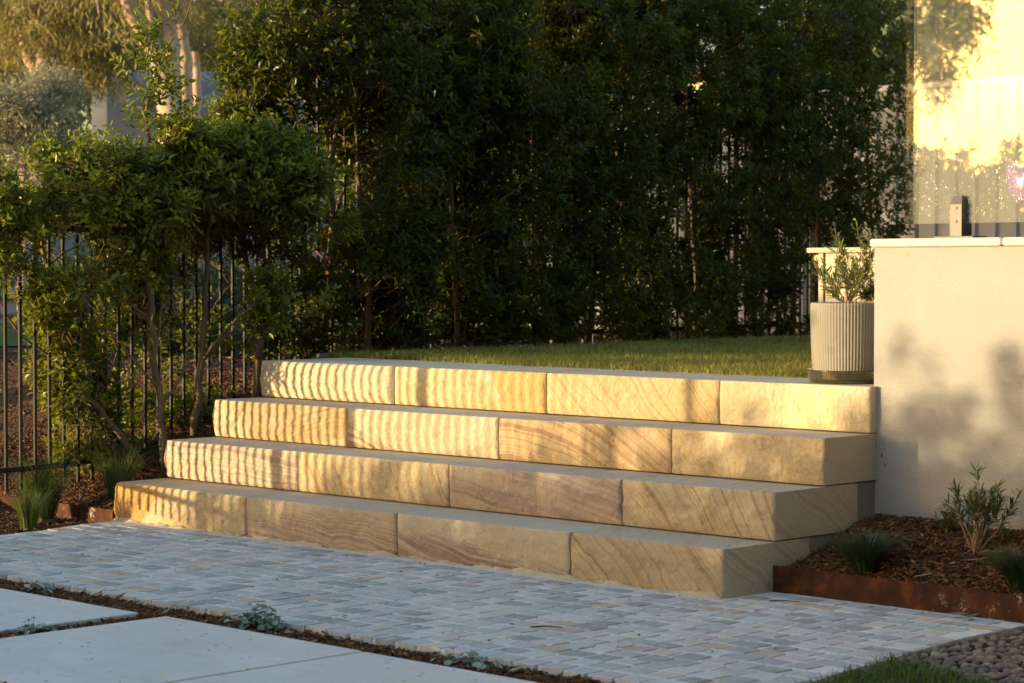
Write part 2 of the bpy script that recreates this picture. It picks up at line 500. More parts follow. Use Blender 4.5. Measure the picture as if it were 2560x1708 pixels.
# each course from the left; x and z are metres from the block's lower left front corner
SPEC = {
    (0, 0): dict(base=(0.53, 0.43, 0.28), base2=(0.47, 0.36, 0.22), bands=[diag(RUST, 14, 0.35, d=(-0.6, 0.2, 0.8))], patch=(-1.0, 0.95, -0.20, (0.47, 0.25, 0.07))),
    (0, 1): dict(base=(0.54, 0.45, 0.32), base2=(0.47, 0.38, 0.26), bands=[hor(PURPLE, 34, 0.85, mask=(0.0, -1.0, -0.085, 0.05), d=(0.10, 0.1, 1.0)), hor(BROWN, 70, 0.6, mask=(0.1, -1.0, -0.10, 0.03), d=(0.10, 0.1, 1.0))]),
    (0, 2): dict(base=(0.56, 0.48, 0.345), base2=(0.51, 0.42, 0.29), bands=[hor(PURPLE, 24, 0.9, mask=(-0.10, -1.0, -0.105, 0.03), d=(0.16, 0.1, 1.0), curve=(-0.05, 0.9), rng=(0.36, 0.52)), hor(BROWN, 60, 0.75, mask=(-0.05, -1.0, -0.10, 0.03), d=(0.18, 0.1, 1.0))]),
    (0, 3): dict(base=(0.52, 0.43, 0.29), base2=(0.46, 0.36, 0.22), bands=[diag((0.36, 0.215, 0.10), 20, 0.85, curve=(0.25, 0.1), d=(0.62, 0.5, 0.72), fine=0.55, warp=0.13)]),
    (1, 0): dict(base=(0.58, 0.48, 0.35), base2=(0.53, 0.42, 0.30), bands=[hor(PURPLE, 16, 0.75, mask=(0.25, 1.0, 0.12, 0.09), d=(0.05, 0.1, 1.0)), hor(PURPLE, 40, 0.5, mask=(0.2, -1.0, 0.03, 0.04))]),
    (1, 1): dict(base=(0.56, 0.45, 0.295), base2=(0.52, 0.41, 0.25), bands=[diag((0.45, 0.265, 0.10), 17, 0.75, d=(0.75, -0.45, 0.55), curve=(0.12, 0.2), rng=(0.56, 0.64), fine=0.3)]),
    (1, 2): dict(base=(0.53, 0.43, 0.32), base2=(0.47, 0.37, 0.27), bands=[hor((0.34, 0.245, 0.235), 12, 0.85, mask=(0.1, -1.0, -0.15, 0.06), d=(0.14, 0.15, 1.0), curve=(0.03, 0.0), rng=(0.42, 0.66), fine=0.15, warp=0.06), hor(BROWN, 60, 0.45, mask=(0.0, -1.0, -0.08, 0.03), d=(0.20, 0.1, 1.0))]),
    (1, 3): dict(base=(0.54, 0.455, 0.32), base2=(0.48, 0.385, 0.25), bands=[diag((0.40, 0.25, 0.12), 24, 0.8, curve=(0.55, 0.0), d=(0.55, 0.35, 0.66), warp=0.08)]),
    (2, 0): dict(base=(0.60, 0.50, 0.35), base2=(0.54, 0.40, 0.24), bands=[hor((0.50, 0.32, 0.135), 9, 0.75, mask=(1.0, 0.0, 0.22, 0.10), d=(-0.2, 0.1, 1.0), rng=(0.30, 0.52)), dict(dir=(0.35, 0.1, -0.75), col=BROWN, freq=22, amt=0.6, curve=(-0.45, 0.55), rng=(0.55, 0.66), fine=0.6, warp=0.06)]),
    (2, 1): dict(base=(0.63, 0.535, 0.385), base2=(0.57, 0.47, 0.32), bands=[hor((0.36, 0.23, 0.13), 26, 0.95, mask=(-0.36, -1.0, -0.135, 0.02), d=(0.34, 0.1, 1.0), curve=(0.05, 0.0), rng=(0.40, 0.58), fine=0.8)]),
    (2, 2): dict(base=(0.57, 0.44, 0.27), base2=(0.53, 0.39, 0.23), bands=[dict(dir=(0.12, 0.1, 1.0), col=(0.36, 0.22, 0.125), freq=15, amt=0.85, curve=(0.38, 0.15), rng=(0.50, 0.62), fine=0.6, warp=0.05)], patch=None),
    (2, 3): dict(base=(0.56, 0.46, 0.30), base2=(0.49, 0.38, 0.23), bands=[diag(BROWN, 14, 0.25, rng=(0.58, 0.7))]),
    (3, 0): dict(base=(0.62, 0.535, 0.385), base2=(0.58, 0.48, 0.33), bands=None, stain=0.1),
    (3, 1): dict(base=(0.62, 0.52, 0.35), base2=(0.58, 0.45, 0.24), bands=[diag(YELLOW, 8, 0.4, rng=(0.45, 0.6), fine=0.2)], patch=(1.0, 0.62, 0.74, (0.55, 0.375, 0.14)), stain=0.12),
    (3, 2): dict(base=(0.62, 0.50, 0.315), base2=(0.58, 0.45, 0.25), bands=[diag((0.52, 0.335, 0.14), 26, 0.7, d=(0.60, 0.2, 0.75), curve=(0.12, 0.0), rng=(0.50, 0.64), fine=0.4)], stain=0.1),
    (3, 3): dict(base=(0.63, 0.535, 0.375), base2=(0.59, 0.48, 0.30), bands=[diag(YELLOW, 10, 0.35, d=(0.9, 0.1, 0.1), rng=(0.5, 0.65))], stain=0.12),
}
BLOCK_LABEL = {
    (0, 0): 'tan block with an orange wedge at its left end', (0, 1): 'block with thin purple bands along its foot', (0, 2): 'cream block with a brown band sweeping down to the right', (0, 3): 'tan corner block crossed by rusty diagonal lines',
    (1, 0): 'cream block with a mauve band near its top', (1, 1): 'tan block with thin orange diagonal lines', (1, 2): 'block with a broad mauve band', (1, 3): 'corner block with curved brown diagonal lines',
    (2, 0): 'cream block turning orange brown to the right', (2, 1): 'cream block with brown bands in its lower left', (2, 2): 'tan block with a large brown arc', (2, 3): 'plain mottled tan corner block',
    (3, 0): 'plain pale cream end block', (3, 1): 'cream block with a yellow wedge', (3, 2): 'golden block with fine diagonal lines', (3, 3): 'plain cream end block under the plant pot'}
steps = thing('sandstone_steps', 'flight of four wide sandstone block steps with banded rock faced risers', 'steps')
for (i, j), sp in SPEC.items():
    w = X_J[j + 1] - X_J[j] - 0.0012
    d = 0.497 if i < 3 else 0.545
    x0 = X_J[j]
    lift = 0.004
    if (i, j) == (3, 3): w += 0.0
    me = block_mesh(w, d, RISE - 0.0055, 1 + i * 4.7 + j * 2.3, rough_left=(j == 0), rough_right=False,
                    bulge=0.004 + 0.005 * ((i * 3 + j * 5) % 3) / 2 + (0.012 if (i, j) == (3, 0) else 0), amp=(0.011 if (i, j) in ((0, 3), (1, 3), (2, 3)) else 0.008))
    o = link('stone_block', me, steps, (x0, i * TREAD, i * RISE + lift), sandstone('sandstone_%d%d' % (i, j), seed=1 + i * 4 + j, **sp))
    tag(o, BLOCK_LABEL[(i, j)])
# second stone seen on the right flank of the second course, and the concrete under the courses
o = link('stone_block', block_mesh(0.5, 0.294, RISE - 0.0055, 33.0), steps, (L_STEP - 0.5015, 0.4985, RISE + 0.004),
         sandstone('sandstone_side', base=(0.54, 0.455, 0.32), base2=(0.48, 0.385, 0.25), bands=[diag((0.40, 0.25, 0.12), 22, 0.7, d=(0.3, 0.7, 0.5))], seed=30))
tag(o, 'small stone behind the corner block on the flank of the second step')
CONC = simple('rough_concrete', (0.27, 0.24, 0.20), 0.95, 0.15, 0.25, 12, 0.8)
b = MB().box((0.03, 0.4985, -0.05), (L_STEP - 0.012, 1.30, 0.1785)).box((0.03, 0.794, 0.1815), (L_STEP - 0.012, 1.30, 0.3585)).box((0.03, 1.08, 0.3615), (L_STEP - 0.03, 1.35, 0.5385))
b.build('concrete_footing', CONC, steps)
# the mortar squeezed out along the foot of the first step
nx = 420; xs = np.linspace(0.0, L_STEP - 0.004, nx); prof = np.array([(0.008, 0.026), (-0.003, 0.020), (-0.010, 0.012), (-0.018, 0.007), (-0.030, 0.003)])
V = []
for k, (py, pz) in enumerate(prof):
    nz_ = fbm(np.stack([xs * 14, np.full(nx, k * 0.35), xs * 0 + 3], 1), 4, 0.6)
    n2_ = fbm(np.stack([xs * 60, np.full(nx, k * 0.8), xs * 0 + 9], 1), 2, 0.6)
    hz = (0.55 + 0.40 * nz_ + 0.22 * n2_)
    V.append(np.stack([xs, py * (0.75 + 0.35 * nz_ + 0.12 * n2_) - 0.004, np.maximum(pz * np.clip(hz, 0.12, 1.2), 0.004 if k < 4 else -0.004)], 1))
V = np.concatenate(V)
MORTAR_F = simple('sandy_mortar', (0.50, 0.43, 0.32), 0.95, 0.1, 0.18, 25, 0.6)
link('mortar_fillet', fast_mesh('mortar_fillet', V, grid_faces(len(prof), nx)[:, ::-1], True), steps, mat=MORTAR_F)

# ------------------------------------------------------------------ paved apron of stone setts
PX0, PX1, PY0, PY1 = 0.16, 4.78, -1.428, 0.275
def mortar_mat():
    m = Mat('pale_mortar', (0.5, 0.49, 0.46), 0.95, 0.12)
    co = m.coord()
    c = m.mix(m.noise(co, 9, 5, 0.65), (0.56, 0.555, 0.535), (0.74, 0.73, 0.705))
    c = m.mix(m.map(m.noise(co, 3, 4), 0.5, 0.75, 0, 0.5), c, (0.50, 0.44, 0.34))
    m.set('Base Color', c); m.bump(m.noise(co, 160, 3), 0.5, 0.003)
    return m.m
def edge_left(y): return 0.03 + 0.16 * np.clip(-y, 0, 2) + 0.02 * np.sin(np.asarray(y) * 9)
def edge_right(y): return 4.70 + 0.135 * np.clip(-np.asarray(y) - 0.2, 0, 2)
nyp, nxp = 70, 180
ys = np.linspace(PY0 + 0.008, PY1, nyp); tt = np.linspace(0, 1, nxp)
Yp, Tp = np.meshgrid(ys, tt, indexing='ij')
Xp = edge_left(Yp) * (1 - Tp) + edge_right(Yp) * Tp
Zp = 0.0035 + 0.0012 * fbm(np.stack([Xp * 9, Yp * 9, Xp * 0], -1), 3) + 0.001 * fbm(np.stack([Xp * 40, Yp * 40, Xp * 0], -1), 2)
Vt = np.stack([Xp, Yp, Zp], -1).reshape(-1, 3)
Ft = grid_faces(nyp, nxp)[:, ::-1]
# ragged skirt round the slab
def skirt(idx, drop=0.055, jag=0.010):
    P = Vt[idx].copy(); n = len(P); Q = P.copy(); Q[:, 2] = -drop
    Q[:, :2] += jag * np.stack([fbm(P * 21, 2), fbm(P * 23 + 5, 2)], 1)
    return P, Q
Vs = [Vt]; Fs = [Ft]; nb = len(Vt)
for idx, flip in ((np.arange(nxp), False), (np.arange(nxp) + (nyp - 1) * nxp, True), (np.arange(nyp) * nxp, True), (np.arange(nyp) * nxp + nxp - 1, False)):
    P, Q = skirt(idx); k = len(P)
    f = np.array([(nb + i, nb + k + i, nb + k + i + 1, nb + i + 1) for i in range(k - 1)])
    Vs += [P, Q]; Fs.append(f[:, ::-1] if flip else f); nb += 2 * k
pave = tag(link('paving', fast_mesh('paving', np.concatenate(Vs), np.concatenate(Fs), False), mat=mortar_mat()), 'apron of small stone setts in pale mortar before the steps', kind='structure')

def sett_mat(name, use_attr):
    m = Mat(name, (0.3, 0.3, 0.3), 0.8, 0.25)
    r = m.attr('rnd') if use_attr else m.n('ObjectInfo').outputs['Random']
    c = m.ramp(r, [(0.0, (0.30, 0.32, 0.315)), (0.12, (0.45, 0.48, 0.475)), (0.26, (0.37, 0.39, 0.41)), (0.38, (0.58, 0.585, 0.575)), (0.52, (0.50, 0.47, 0.48)), (0.64, (0.55, 0.515, 0.505)), (0.76, (0.44, 0.465, 0.44)), (0.88, (0.56, 0.53, 0.48)), (0.955, (0.50, 0.405, 0.29)), (0.985, (0.47, 0.35, 0.30))], 'CONSTANT')
    co = m.coord('Object') if use_attr else m.n('NewGeometry').outputs['Position']
    c = m.mix(m.map(m.noise(co, 17, 5, 0.7), 0.42, 0.72, 0.0, 0.55), c, (0.60, 0.60, 0.58))
    c = m.mix(m.map(m.noise(co, 70, 4, 0.7), 0.3, 0.75, 0.0, 0.28), c, (0.20, 0.21, 0.21))
    m.set('Base Color', c)
    m.bump(m.noise(m.scale(co, (40, 40, 40)), 1.4, 4, 0.65), 0.5, 0.005)
    return m.m
SETT_O = sett_mat('sett_stone', False); SETT_S = sett_mat('sett_stone_small', True)

def sett_shape(rg, lx, ly):
    """worn sett: an eight-cornered top with a chamfer ring; 30 triangles"""
    hx, hy = lx / 2, ly / 2; c = 0.0045
    top = np.array([(-hx + c, -hy), (hx - c, -hy), (hx, -hy + c), (hx, hy - c), (hx - c, hy), (-hx + c, hy), (-hx, hy - c), (-hx, -hy + c)])
    top = top + rg.normal(0, 0.0018, top.shape)
    zt = 0.0058 + rg.normal(0, 0.0005, 8)
    tilt = rg.normal(0, 0.008, 2); zt = zt + top @ tilt
    inner = top * 0.955
    V = np.concatenate([np.c_[inner, zt + 0.0004], np.c_[top, zt - 0.0010], np.c_[top * 1.01, np.full(8, -0.030)]])
    F4 = []
    for r in range(2):
        for i in range(8):
            j = (i + 1) % 8
            F4.append((r * 8 + i, (r + 1) * 8 + i, (r + 1) * 8 + j, r * 8 + j))
    F4 += [(0, 1, 2, 3), (0, 3, 4, 7), (4, 5, 6, 7)]
    return V, np.array(F4)
rg = np.random.default_rng(3)
spots = []
row = 0; y = PY0 + 0.041
while y < PY1 - 0.02:
    x = float(edge_left(y)) + (0.055 if row % 2 else 0.0) + rg.uniform(0, 0.02) + 0.05
    while x < float(edge_right(y)) - 0.040:
        lx = rg.normal(0.088, 0.0045)
        rest = float(edge_right(y)) - (x + lx / 2)
        if rest < 0.075: x += (rest - 0.006) / 2; lx += rest - 0.006
        if y > -0.055 and -0.03 < x < L_STEP + 0.04:
            if y > 0.02 or x < L_STEP - 0.02: x += 0.101; continue
        spots.append((x, y + rg.normal(0, 0.002), min(lx, 0.155), rg.normal(0.0825, 0.003), rg.normal(0, 0.015)))
        x += lx + 0.0155
    y += 0.0985; row += 1
cp = np.array([8.643, -6.129])
def in_view(x, y):
    dx, dy = x - cp[0], y - cp[1]
    fw = -0.7029 * dx + 0.7113 * dy; rt = 0.7113 * dx + 0.7029 * dy
    px = 1280 + 5642.5 * rt / fw; py = 683 + 5642.5 * 1.147 / fw
    return (-40 < px < 2600) and py < 1740, fw
vis = [(s, *in_view(s[0], s[1])) for s in spots]
order = sorted([v for v in vis if v[1]], key=lambda v: v[2])
big = [v[0] for v in order[:300]]; bigset = set(id(s) for s in big)
variants = [fast_mesh('sett', *sett_shape(rg, 0.0905, 0.085)) for _ in range(24)]
for me in variants: me.materials.append(SETT_O)
for k, s in enumerate(big):
    o = link('sett', variants[k % 24], pave, (s[0], s[1], 0.0))
    o.rotation_euler = (0, 0, s[4] + (math.pi if rg.random() < 0.5 else 0)); o.scale = (s[2] / 0.0905, s[3] / 0.085, 1)
mbs = MB()
for s in spots:
    if id(s) in bigset: continue
    V, F = sett_shape(rg, s[2], s[3]); c, sn = math.cos(s[4]), math.sin(s[4])
    V = np.c_[V[:, 0] * c - V[:, 1] * sn + s[0], V[:, 0] * sn + V[:, 1] * c + s[1], V[:, 2]]
    mbs.add(V, F, rg.random())
tag(mbs.build('sett_field', SETT_S, pave, attr='rnd'), 'the farther small stone setts', kind='stuff')

# ------------------------------------------------------------------ large sawn slabs in the foreground
def slab_mat():
    m = Mat('sawn_limestone', (0.45, 0.43, 0.39), 0.8, 0.2)
    co = m.coord('Object')
    c = m.mix(m.map(m.noise(co, 2.2, 5, 0.6), 0.3, 0.7), (0.58, 0.565, 0.54), (0.68, 0.665, 0.635))
    st = m.map(m.noise(m.scale(co, (5, 20, 1)), 1.0, 5, 0.65), 0.54, 0.74, 0.0, 0.5)
    c = m.mix(st, c, (0.36, 0.33, 0.28))
    c = m.mix(m.map(m.noise(m.scale(co, (30, 90, 1)), 1.0, 3, 0.6), 0.62, 0.72, 0.0, 0.45), c, (0.25, 0.22, 0.18))
    v = m.n('TexVoronoi', {'Vector': m.scale(co, (16, 26, 1)), 'Scale': 1.0}); vd = v.outputs['Distance']
    sp = m.math('MULTIPLY', m.map(vd, 0.07, 0.17, 1, 0), m.map(m.noise(co, 9, 2), 0.46, 0.54))
    c = m.mix(sp, c, (0.07, 0.06, 0.055))
    c = m.mix(m.map(m.noise(co, 190, 2, 0.6), 0.35, 0.7, 0, 0.18), c, (0.28, 0.26, 0.23))
    m.set('Base Color', c); m.bump(m.noise(co, 120, 3), 0.15, 0.002)
    return m.m
SLAB = slab_mat()
for (x0, x1, y0, y1, lab) in ((0.98, 2.415, -2.235, -1.618, 'pale sawn stone slab at the lower left beside the silver plants'),
                              (2.545, 3.533, -2.640, -1.600, 'large pale sawn stone slab in the centre foreground'),
                              (3.549, 4.70, -2.640, -1.606, 'pale sawn stone slab right of the sandy joint')):
    o = MB().box((0, 0, -0.055), (x1 - x0, y1 - y0, 0.0), 0.0035).build('paving_slab', SLAB, None, (x0, y0, 0.002))
    tag(o, lab, 'slab', 'large slabs in the foreground')
tag(MB().box((3.5335, -2.64, -0.05), (3.5485, -1.604, 0.0006)).build('joint_sand', simple('joint_sand', (0.42, 0.33, 0.20), 0.95, 0.1, 0.2, 40, 0.5)), 'sandy joint between two slabs', kind='structure')
tag(MB().box((0.9, -2.9, -0.09), (4.9, -1.40, -0.020)).build('mulch_strip', MULCH_G), 'bark mulch strip between paving and slabs', kind='structure')

# ------------------------------------------------------------------ rendered wall with stone coping
WY = 0.9147
def render_mat():
    m = Mat('cream_render', (0.6, 0.55, 0.44), 0.92, 0.12)
    co = m.coord()
    c = m.mix(m.map(m.noise(co, 3, 5, 0.6), 0.3, 0.7), (0.320, 0.313, 0.295), (0.355, 0.347, 0.328))
    c = m.mix(m.map(m.noise(co, 150, 3, 0.7), 0.50, 0.70, 0, 0.40), c, (0.22, 0.195, 0.155))
    c = m.mix(m.map(m.noise(co, 1.3, 4, 0.6), 0.50, 0.75, 0, 0.15), c, (0.27, 0.25, 0.215))
    c = m.mix(m.map(m.math('MULTIPLY_ADD', m.noise(co, 7, 4), 0.16, m.xyz(co)[2]), 0.14, -0.02, 0, 0.35), c, (0.17, 0.125, 0.085))
    x, y, z = m.xyz(co)
    d = m.n('VectorMath', {0: co, 1: (0.151, 0.0, 0.965)}, operation='DISTANCE').outputs['Value']
    st = m.math('MULTIPLY', m.map(d, 0.004, 0.016, 1, 0), m.map(m.noise(co, 120, 3), 0.42, 0.55))
    c = m.mix(m.math('MULTIPLY', st, 0.7), c, (0.36, 0.26, 0.13))
    # rusty run-off just under the coping
    ro = m.math('MULTIPLY', m.map(z, 0.985, 0.997), m.map(m.noise(co, 9, 4), 0.4, 0.65))
    c = m.mix(m.math('MULTIPLY', ro, 0.55), c, (0.42, 0.27, 0.11))
    m.set('Base Color', c)
    m.bump(m.noise(co, 120, 4, 0.7), 0.8, 0.006)
    return m.m
wall = thing('rendered_wall', 'cream rendered retaining wall with pale stone coping right of the steps', 'wall', (3.61, WY, 0.25))
MB().box((0, 0, -0.35), (3.2, 0.22, 0.9945), 0.003).build('wall_face', render_mat(), wall)
COPE = simple('coping_stone', (0.52, 0.49, 0.44), 0.75, 0.2, 0.06, 14, 0.25)
for (a, bb) in ((-0.014, 0.5625), (0.5665, 1.36), (1.364, 2.16), (2.164, 3.2)):
    MB().box((a, -0.012, 0.9955), (bb, 0.30, 1.026), 0.005).build('coping_slab', COPE, wall)
b = MB()
for (dx, dz, w_, h_) in ((0.148, 0.20, 0.004, 0.016), (0.162, 0.165, 0.004, 0.012), (0.160, 0.245, 0.003, 0.003)):
    b.box((dx - 0.11, -0.002, dz), (dx - 0.11 + w_, 0.001, dz + h_), 0.0006)
b.build('scuff_mark', simple('dark_scuff', (0.03, 0.028, 0.025), 0.8), wall)

# ------------------------------------------------------------------ glass pool fence panel and clamp
GY0 = 1.03
def glass_mat():
    m = Mat('dirty_glass', (0.8, 0.8, 0.8), 0.0)
    co = m.coord()
    tr = m.n('BsdfTransparent', {'Color': (0.90, 0.94, 0.91)})
    gl = m.n('BsdfGlossy', {'Color': (1, 1, 1), 'Roughness': 0.012})
    fr = m.n('Fresnel', {'IOR': 1.52}).outputs[0]
    base = m.n('MixShader', {0: m.math('MULTIPLY', fr, 1.2), 1: tr.outputs[0], 2: gl.outputs[0]})
    df = m.n('BsdfDiffuse', {'Color': (0.62, 0.60, 0.52)})
    x, y, z = m.xyz(co)
    low = m.map(z, 0.95, 0.0, 0.0, 1.0)
    v1 = m.n('TexVoronoi', {'Vector': m.scale(co, (95, 95, 70)), 'Scale': 1.0})
    size = m.math('MULTIPLY', m.math('POWER', m.n('SeparateColor', {0: v1.outputs['Color']}).outputs[0], 2.2), 0.38)
    spot = m.map(m.math('SUBTRACT', size, v1.outputs['Distance']), 0.0, 0.06)
    v2 = m.n('TexVoronoi', {'Vector': m.scale(co, (230, 230, 170)), 'Scale': 1.0})
    size2 = m.math('MULTIPLY', m.math('POWER', m.n('SeparateColor', {0: v2.outputs['Color']}).outputs[0], 4.0), 0.42)
    spot2 = m.map(m.math('SUBTRACT', size2, v2.outputs['Distance']), 0.0, 0.08)
    spots_ = m.math('MULTIPLY', m.math('MAXIMUM', spot, spot2), m.math('MULTIPLY', m.map(low, 0.15, 0.60), m.map(m.noise(co, 9, 3), 0.25, 0.5)))
    # dried runs: thin, nearly vertical
    wx = m.math('MULTIPLY_ADD', m.noise(co, 16, 3), 0.012, x)
    cx = m.n('CombineXYZ', {0: wx, 1: 0.0, 2: m.math('MULTIPLY', z, 0.035)}).outputs[0]
    st = m.map(m.noise(cx, 150, 2, 0.5), 0.68, 0.78)
    st = m.math('MULTIPLY', st, m.map(m.noise(co, 5, 3), 0.42, 0.62))
    film = m.math('MULTIPLY_ADD', m.noise(m.scale(co, (22, 1, 4)), 1.0, 4), 0.09, m.math('MULTIPLY_ADD', low, 0.07, 0.0))
    f = m.math('MAXIMUM', film, m.math('MAXIMUM', m.math('MULTIPLY', spots_, 0.7), m.math('MULTIPLY', st, 0.40)))
    fin = m.n('MixShader', {0: f, 1: base.outputs[0], 2: df.outputs[0]})
    m.nt.links.new(fin.outputs[0], m.out.inputs[0])
    return m.m
def clear_mat(name, tint, refl=1.0, rough=0.02, haze=0.03, hz=(0.5, 0.5, 0.45)):
    m = Mat(name, (0.8, 0.8, 0.8))
    tr = m.n('BsdfTransparent', {'Color': tint}); gl = m.n('BsdfGlossy', {'Roughness': rough})
    fr = m.n('Fresnel', {'IOR': 1.48}).outputs[0]
    b_ = m.n('MixShader', {0: m.math('MULTIPLY', fr, refl), 1: tr.outputs[0], 2: gl.outputs[0]})
    df = m.n('BsdfDiffuse', {'Color': hz})
    f = m.n('MixShader', {0: m.math('MULTIPLY', m.noise(m.coord(), 40, 3), haze * 2), 1: b_.outputs[0], 2: df.outputs[0]})
    m.nt.links.new(f.outputs[0], m.out.inputs[0]); return m.m
panel = thing('glass_fence', 'water spotted clear glass fence panel mirroring trees and bright sky', 'glass fence', (3.705, GY0, 1.333))
MB().box((0.0, 0, 0), (1.55, 0.012, 1.20), 0.0012).build('pane', glass_mat(), panel)
MB().box((-0.040, 0.002, 0.0), (-0.0012, 0.010, 1.20), 0.001).build('edge_seal', clear_mat('clear_seal', (0.74, 0.76, 0.72), 0.10, 0.02, 0.012), panel)
BLACKM = Mat('satin_black_metal', (0.085, 0.075, 0.065), 0.5, 0.5, 0.0).m
sp = thing('glass_clamp', 'black steel spigot clamp with two bolts holding the glass on the coping', 'clamp', (3.915, GY0 + 0.006, 1.2765))
b = MB().box((-0.085, -0.05, 0.0), (0.085, 0.05, 0.008), 0.002)
b.build('base_plate', BLACKM, sp)
b = MB()
# post: two cheeks either side of the glass with a chamfered head
def cheek(y0, y1, out):
    x0, x1 = -0.025, 0.025; zt, zc = 0.158, 0.126
    ya, yb = (y0, y1)
    o_ = ya if out < 0 else yb; i_ = yb if out < 0 else ya
    V = [(x0, o_, 0.008), (x1, o_, 0.008), (x1, o_, zc), (x0, o_, zc), (x0 + 0.006, o_ - out * 0.014, zt), (x1 - 0.006, o_ - out * 0.014, zt),
         (x0, i_, 0.008), (x1, i_, 0.008), (x1, i_, zc), (x0, i_, zc), (x0 + 0.006, i_, zt), (x1 - 0.006, i_, zt)]
    F4 = [(0, 1, 2, 3), (3, 2, 5, 4), (7, 6, 9, 8), (8, 9, 10, 11), (1, 7, 8, 2), (6, 0, 3, 9), (4, 5, 11, 10), (6, 7, 1, 0)]
    F3 = []
    F4 += [(2, 8, 11, 5), (9, 3, 4, 10)]
    if out > 0: F4 = [f[::-1] for f in F4]
    return V, F4
for y0, y1, out in ((-0.034, -0.0075, -1), (0.0075, 0.034, 1)):
    V, F4 = cheek(y0, y1, out); MB().add(V, F4).build('cheek', BLACKM, sp)
MB().box((-0.024, -0.0072, 0.008), (0.024, 0.0072, 0.054)).build('foot_block', BLACKM, sp)
for zz in (0.062, 0.112):
    MB().tube([(0.001, -0.0338, zz), (0.001, -0.0375, zz)], [0.0058, 0.0048], 14).build('bolt', BLACKM, sp)

# ------------------------------------------------------------------ pot, saucer, potted plant
POT = (3.375, 1.075)
TOPZ = 4 * RISE
def fluted(rows, nfl, seg=6, depth=0.0032):
    n = nfl * seg; th = np.linspace(0, 2 * np.pi, n, endpoint=False)
    V = []
    for (r, z, k) in rows:
        rr = r - depth * k * (1 - np.abs(np.cos(th * nfl / 2)) ** 0.7)
        V.append(np.stack([rr * np.cos(th), rr * np.sin(th), np.full(n, z)], 1))
    F = []
    for a in range(len(rows) - 1):
        i = np.arange(n); j = (i + 1) % n
        F.append(np.stack([a * n + i, a * n + j, (a + 1) * n + j, (a + 1) * n + i], 1))
    return np.concatenate(V), np.concatenate(F)
def pot_mat():
    m = Mat('glazed_grey_pot', (0.36, 0.32, 0.26), 0.7, 0.3)
    co = m.coord()
    c = m.mix(m.noise(co, 6, 4), (0.18, 0.165, 0.14), (0.265, 0.24, 0.195))
    c = m.mix(m.map(m.noise(co, 13, 4), 0.55, 0.7, 0, 0.5), c, (0.15, 0.135, 0.115))
    m.set('Base Color', c); m.bump(m.noise(co, 130, 3), 0.2, 0.002); return m.m
pr = 0.148
pot = thing('plant_pot', 'tall fluted grey ceramic pot standing at the right end of the top step', 'plant pot', (POT[0], POT[1], TOPZ + 0.008))
rows = [(pr * 0.90, 0.0, 0), (pr * 0.93, 0.02, 1), (pr * 0.955, 0.06, 1), (pr * 0.985, 0.15, 1), (pr, 0.24, 1), (pr, 0.292, 1), (pr * 0.997, 0.300, 0.4), (pr * 0.975, 0.304, 0), (pr * 0.92, 0.302, 0), (pr * 0.91, 0.285, 0)]
V, F = fluted(rows, 74)
link('pot_body', fast_mesh('pot_body', V, F, True), pot, mat=pot_mat())
th = np.linspace(0, 2 * np.pi, 48, endpoint=False)
Vs = np.concatenate([[(0, 0, 0.29)], np.stack([0.914 * pr * np.cos(th), 0.914 * pr * np.sin(th), 0.284 + 0 * th], 1)])
link('potting_soil', fast_mesh('potting_soil', Vs, np.array([(0, 1 + i, 1 + (i + 1) % 48) for i in range(48)])), pot, mat=MULCH_G)
def lathe(rows, n=72):
    th = np.linspace(0, 2 * np.pi, n, endpoint=False)
    V = np.concatenate([np.stack([r * np.cos(th), r * np.sin(th), np.full(n, z)], 1) for r, z in rows])
    i = np.arange(n); j = (i + 1) % n
    F = np.concatenate([np.stack([a * n + i, a * n + j, (a + 1) * n + j, (a + 1) * n + i], 1) for a in range(len(rows) - 1)])
    return V, F
V, F = lathe([(0.001, 0.001), (pr * 0.99, 0.001), (pr * 1.035, 0.006), (pr * 1.05, 0.018), (pr * 1.06, 0.040), (pr * 1.085, 0.044), (pr * 1.09, 0.049), (pr * 1.07, 0.050), (pr * 1.045, 0.044), (pr * 1.035, 0.018), (pr * 1.02, 0.009), (0.001, 0.006)])
sau = link('pot_saucer', fast_mesh('pot_saucer', V, F, True), None, (POT[0], POT[1], TOPZ + 0.001), clear_mat('amber_plastic', (0.86, 0.78, 0.60), 2.0, 0.06, 0.05, (0.33, 0.27, 0.15)))
tag(sau, 'clear plastic saucer with brown water under the fluted pot', 'saucer')

# ------------------------------------------------------------------ leaves
def leaf_geo(P, D, U, L, W, fold=0.12, droop=0.10):
    """folded six-point leaves; P base, D direction, U up side"""
    S = unit(np.cross(D, U)); Nn = np.cross(S, D)
    L = np.broadcast_to(np.asarray(L, float), (len(P),))[:, None]; W = np.broadcast_to(np.asarray(W, float), (len(P),))[:, None]
    f = fold * W
    l1 = P + D * 0.36 * L + S * 0.48 * W + Nn * f; l2 = P + D * 0.72 * L + S * 0.38 * W + Nn * f - Nn * droop * L * 0.4
    r1 = P + D * 0.36 * L - S * 0.48 * W + Nn * f; r2 = P + D * 0.72 * L - S * 0.38 * W + Nn * f - Nn * droop * L * 0.4
    t = P + D * L - Nn * droop * L
    V = np.stack([P, l1, l2, t, r2, r1], 1).reshape(-1, 3)
    b_ = np.arange(len(P))[:, None] * 6
    F = np.concatenate([b_ + np.array([[0, 3, 2, 1]]), b_ + np.array([[0, 5, 4, 3]])])
    return V, F
def rand_unit(n, rg): return unit(rg.normal(size=(n, 3)))

